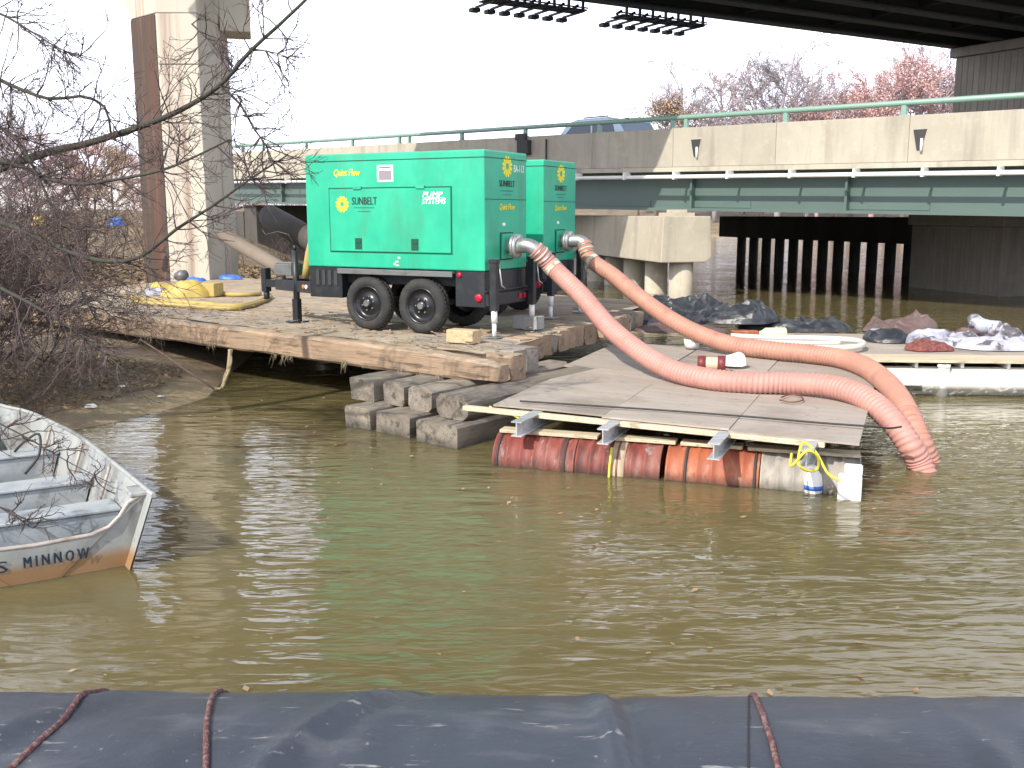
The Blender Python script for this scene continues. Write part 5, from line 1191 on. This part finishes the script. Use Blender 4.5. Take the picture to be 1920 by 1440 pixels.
# splinters and chips on the deck, leaves afloat
mb = MB(); r = random.Random(31)
for k in range(420):
    a, b_ = r.uniform(.1, 9.0), abs(r.gauss(0, 1.6)) + .05
    p = Cn + E * (a + .27 * b_) + PH * b_ + V((0, 0, .045)); an = r.uniform(0, 6.3) if r.random() < .4 else math.atan2(E.y, E.x) + r.gauss(0, .3)
    l = r.uniform(.03, .16); d_ = V((math.cos(an), math.sin(an), 0)); n_2 = V((-d_.y, d_.x, 0)); mb.para(p, d_ * l, n_2 * r.uniform(.008, .035), V((0, 0, r.uniform(.004, .015))))
kind(mb.build('wood_chips', M['timber']), 'stuff')
mb = MB()
for k in range(170):
    if r.random() < .55: x, y = r.uniform(-4.6, -1.0), r.uniform(8.5, 13.5)
    else: x, y = r.uniform(-3.0, 4.5), r.uniform(4.2, 9.5)
    if x < shore_x(y) - .1: x = shore_x(y) + .15
    an = r.uniform(0, 6.3); s_ = r.uniform(.012, .035); a_2 = V((math.cos(an), math.sin(an), .15)) * s_; b_2 = V((-math.sin(an), math.cos(an), .1)) * s_ * .6; p = V((x, y, .012))
    mb.add([p - a_2, p + b_2, p + a_2, p - b_2], [(0, 1, 2, 3)])
kind(mb.build('floating_leaves', M['leaf']), 'stuff')
# frayed root/rope hanging below the deck
base = PY(428, 664, 15.2)
def hang(seed, pix, y, r, label):
    q = MB(); r_ = random.Random(seed)
    for k in range(7):
        pts = [PY(u + r_.uniform(-3, 3), v, y + r_.uniform(-.03, .03)) for u, v in pix]; q.tube(spline(pts, .06), [r * .6, ] * len(spline(pts, .06)), 5)
    for k in range(5):
        e = PY(pix[-1][0], pix[-1][1], y); q.stick(e, e + V((r_.uniform(-.25, .15), r_.uniform(-.1, .1), r_.uniform(-.06, .03))), .008, .003)
    tag(q.build('frayed_rope', M['straw']), label, 'rope')
hang(1, [(432, 655), (431, 680), (424, 705), (416, 728)], 13.9, .03, 'frayed pale rope hanging from the deck edge into the water')
q = MB(); q.tube(spline([PY(262, 636, 12.9), PY(300, 660, 12.8), PY(350, 695, 12.8), PY(402, 730, 13.0)], .1), .012, 5); tag(q.build('fallen_branch', M['twig_tan']), 'thin bent branch running from the deck edge down to the frayed rope', 'branch')
# blue and orange scraps in the thicket
heap('plastic_sheet', PY(217, 424, 24.5), (1, .4), .19, .14, .42, 51, M['blue'], 'crumpled blue plastic sheet caught in the thicket', 'sheet', .9, 20)
heap('plastic_sheet', PY(78, 424, 23.0), (1, .2), .22, .18, .34, 52, M['ytarp'], 'dull orange plastic scrap low in the thicket', 'sheet', .9, 20)
# background: shed and trees
p = V((-36, 84, H(-36, 84)))
shed = thing('shed', 'long pale shed beyond the thicket at the left', 'shed', p)
q = MB(); q.box(p.x - 14, p.x + 7, p.y, p.y + 8, p.z, 5.3); q.build('wall', M['shed'], shed, p)
q = MB(); q.prism([(p.x - 14.4, p.y - .4, 5.302), (p.x - 14.4, p.y + 8.4, 5.302), (p.x - 14.4, p.y + 4, 6.3)], (21.8, 0, 0)); q.build('roof', M['white_pipe'], shed, p, fix=True)
def tree_mesh(seed, h, lev, rmin, spread=.75, kids_=(4, 5)):
    rg_ = random.Random(seed); tr_ = MB(); cr = MB(); p = V((0, 0, -.3)); d = V((0, 0, 1)); pts = [p]; r = h * .014
    for k in range(8):
        d = (d + V((rg_.gauss(0, .07), rg_.gauss(0, .07), .1))).normalized(); pts.append(pts[-1] + d * h * .085)
    tr_.tube(pts, [r * (1 - .095 * i) for i in range(9)], 7)
    for k in range(26):
        f = rg_.uniform(.25, 1); i = min(7, int(f * 8)); a = rg_.uniform(0, 6.3); nd = V((math.cos(a), math.sin(a), rg_.uniform(.5, 1.3)))
        grow(cr, pts[i], nd.normalized(), h * .26 * rg_.uniform(.6, 1.1) * (1.2 - .5 * f), r * .4 * (1.1 - .6 * f), lev, rg_, kids_, .58, spread, .16, 0, .12, rmin)
    return tr_, cr
def buds(cr, seed, n, s):
    r = random.Random(seed); q = MB(); N = len(cr.v)
    for k in range(n):
        p = V(cr.v[r.randrange(N)]) + V((r.gauss(0, .15), r.gauss(0, .15), r.gauss(0, .15))); a = V((r.gauss(0, 1), r.gauss(0, 1), r.gauss(0, 1))).normalized() * s; b = a.orthogonal().normalized() * s
        q.add([p - a, p + b, p + a, p - b], [(0, 1, 2, 3)])
    return q
protos = []
for i, (seed, h, m, bm_, nb) in enumerate(((201, 16, 'twig_grey', None, 0), (202, 14, 'twig_red', 'bud_red', 6000), (203, 12, 'twig_tan', 'bud_tan', 8000), (204, 17, 'twig_grey', 'bud_red', 3000))):
    t_, c_ = tree_mesh(seed, h, 3, .013)
    protos.append((t_, c_, buds(c_, seed, nb, .055) if nb else None, m, bm_, h))
made = {}
def far_tree(kindi, x, y, sc, rot, label, group):
    t_, c_, b_, m, bm_, h = protos[kindi]
    t = thing('bare_tree', label, 'tree', (x, y, H(x, y)), rot, group); sc *= 1.72 if 'far shore' in group else 1.0; t.scale = (sc, sc, sc)
    if kindi in made:
        for o in made[kindi]: c = o.copy(); col.objects.link(c); c.parent = t
    else:
        made[kindi] = [t_.build('trunk', M[m], t), c_.build('crown', M[m], t)]
        if b_: made[kindi].append(kind(b_.build('buds', M[bm_], t), 'stuff'))
gF = 'bare trees on the far shore'
def fx(u, y): r_ = ray(u, 250); return r_.x / r_.y * y
for (kd, u, y, sc, rt, lab) in ((2, 1232, 130, .95, 0, 'orange tan tree just right of the blue car'), (0, 1275, 128, .95, 1, 'grey bare tree beside the orange tan tree'), (3, 1345, 128, .88, 2, 'loose bare tree over the double rail post'), (0, 1465, 124, 1.12, 3, 'tallest spreading grey tree above the rail'), (3, 1520, 130, .92, 4, 'grey tree close against the tallest one'), (1, 1575, 132, .88, 5, 'thin pinkish tree left of the red one'), (1, 1640, 122, 1.1, 1.4, 'reddest budding tree on the far shore'), (1, 1700, 126, 1.02, 2.7, 'red budding tree between the reddest tree and the pier'), (3, 1755, 122, 1.0, 3.9, 'slim grey tree against the edge of the overpass pier'), (1, 1400, 140, .7, .7, 'low pink tree far behind the grey ones'), (1, 1300, 142, .7, 2.2, 'low pink tree behind the orange tan tree'), (1, 1435, 136, .8, 4.1, 'pink tree just left of the tallest grey tree'), (1, 1540, 124, .8, 5.2, 'pink tree in front of the thin pinkish tree'), (1, 1605, 138, .95, 3.3, 'pink tree half behind the reddest tree'), (1, 1670, 134, .95, .3, 'pink tree filling the gap right of the reddest tree'), (1, 1735, 136, 1.0, 2.1, 'pink tree beside the overpass pier'), (2, 1200, 138, .6, 1.2, 'low tan tree behind the roof of the blue car')):
    far_tree(kd, fx(u, y), y, sc, rt, lab, gF)
gL = 'bare trees beyond the thicket'
for (kd, u, y, sc, rt, lab) in ((1, 60, 70, .62, .5, 'reddish tree at the frame edge beyond the thicket'), (1, 150, 74, .60, 1.9, 'reddish tree over the pale shed'), (2, 205, 66, .52, 2.8, 'orange brown tree close to the tall column'), (0, 10, 64, .72, 3.3, 'grey bare tree beyond the mossy tree'), (1, 245, 78, .56, 4.4, 'red brown tree touching the tall column'), (1, 470, 90, .50, 5.1, 'pinkish tree showing right of the tall column'), (2, 110, 90, .7, .2, 'tan tree far behind the shed')):
    far_tree(kd, fx(u, y), y, sc, rt, lab, gL)
# far-off wood: one mass on the horizon
mb = MB(); r = random.Random(9)
for k in range(5200):
    x = r.uniform(-120, 150); y = r.uniform(146, 175); z0 = max(0, H(x, y)); hgt = r.uniform(1.5, 4.2)
    p = V((x, y, z0)); q_ = p + V((r.gauss(0, .7), r.gauss(0, .5), hgt)); mb.stick(p, q_, .05, .02)
    for j in range(2): f = r.uniform(.3, .9); b = p.lerp(q_, f); mb.stick(b, b + V((r.gauss(0, 1), r.gauss(0, .6), r.uniform(.4, 1.6))), .03, .015)
kind(mb.build('distant_woods', M['twig_grey']), 'stuff')
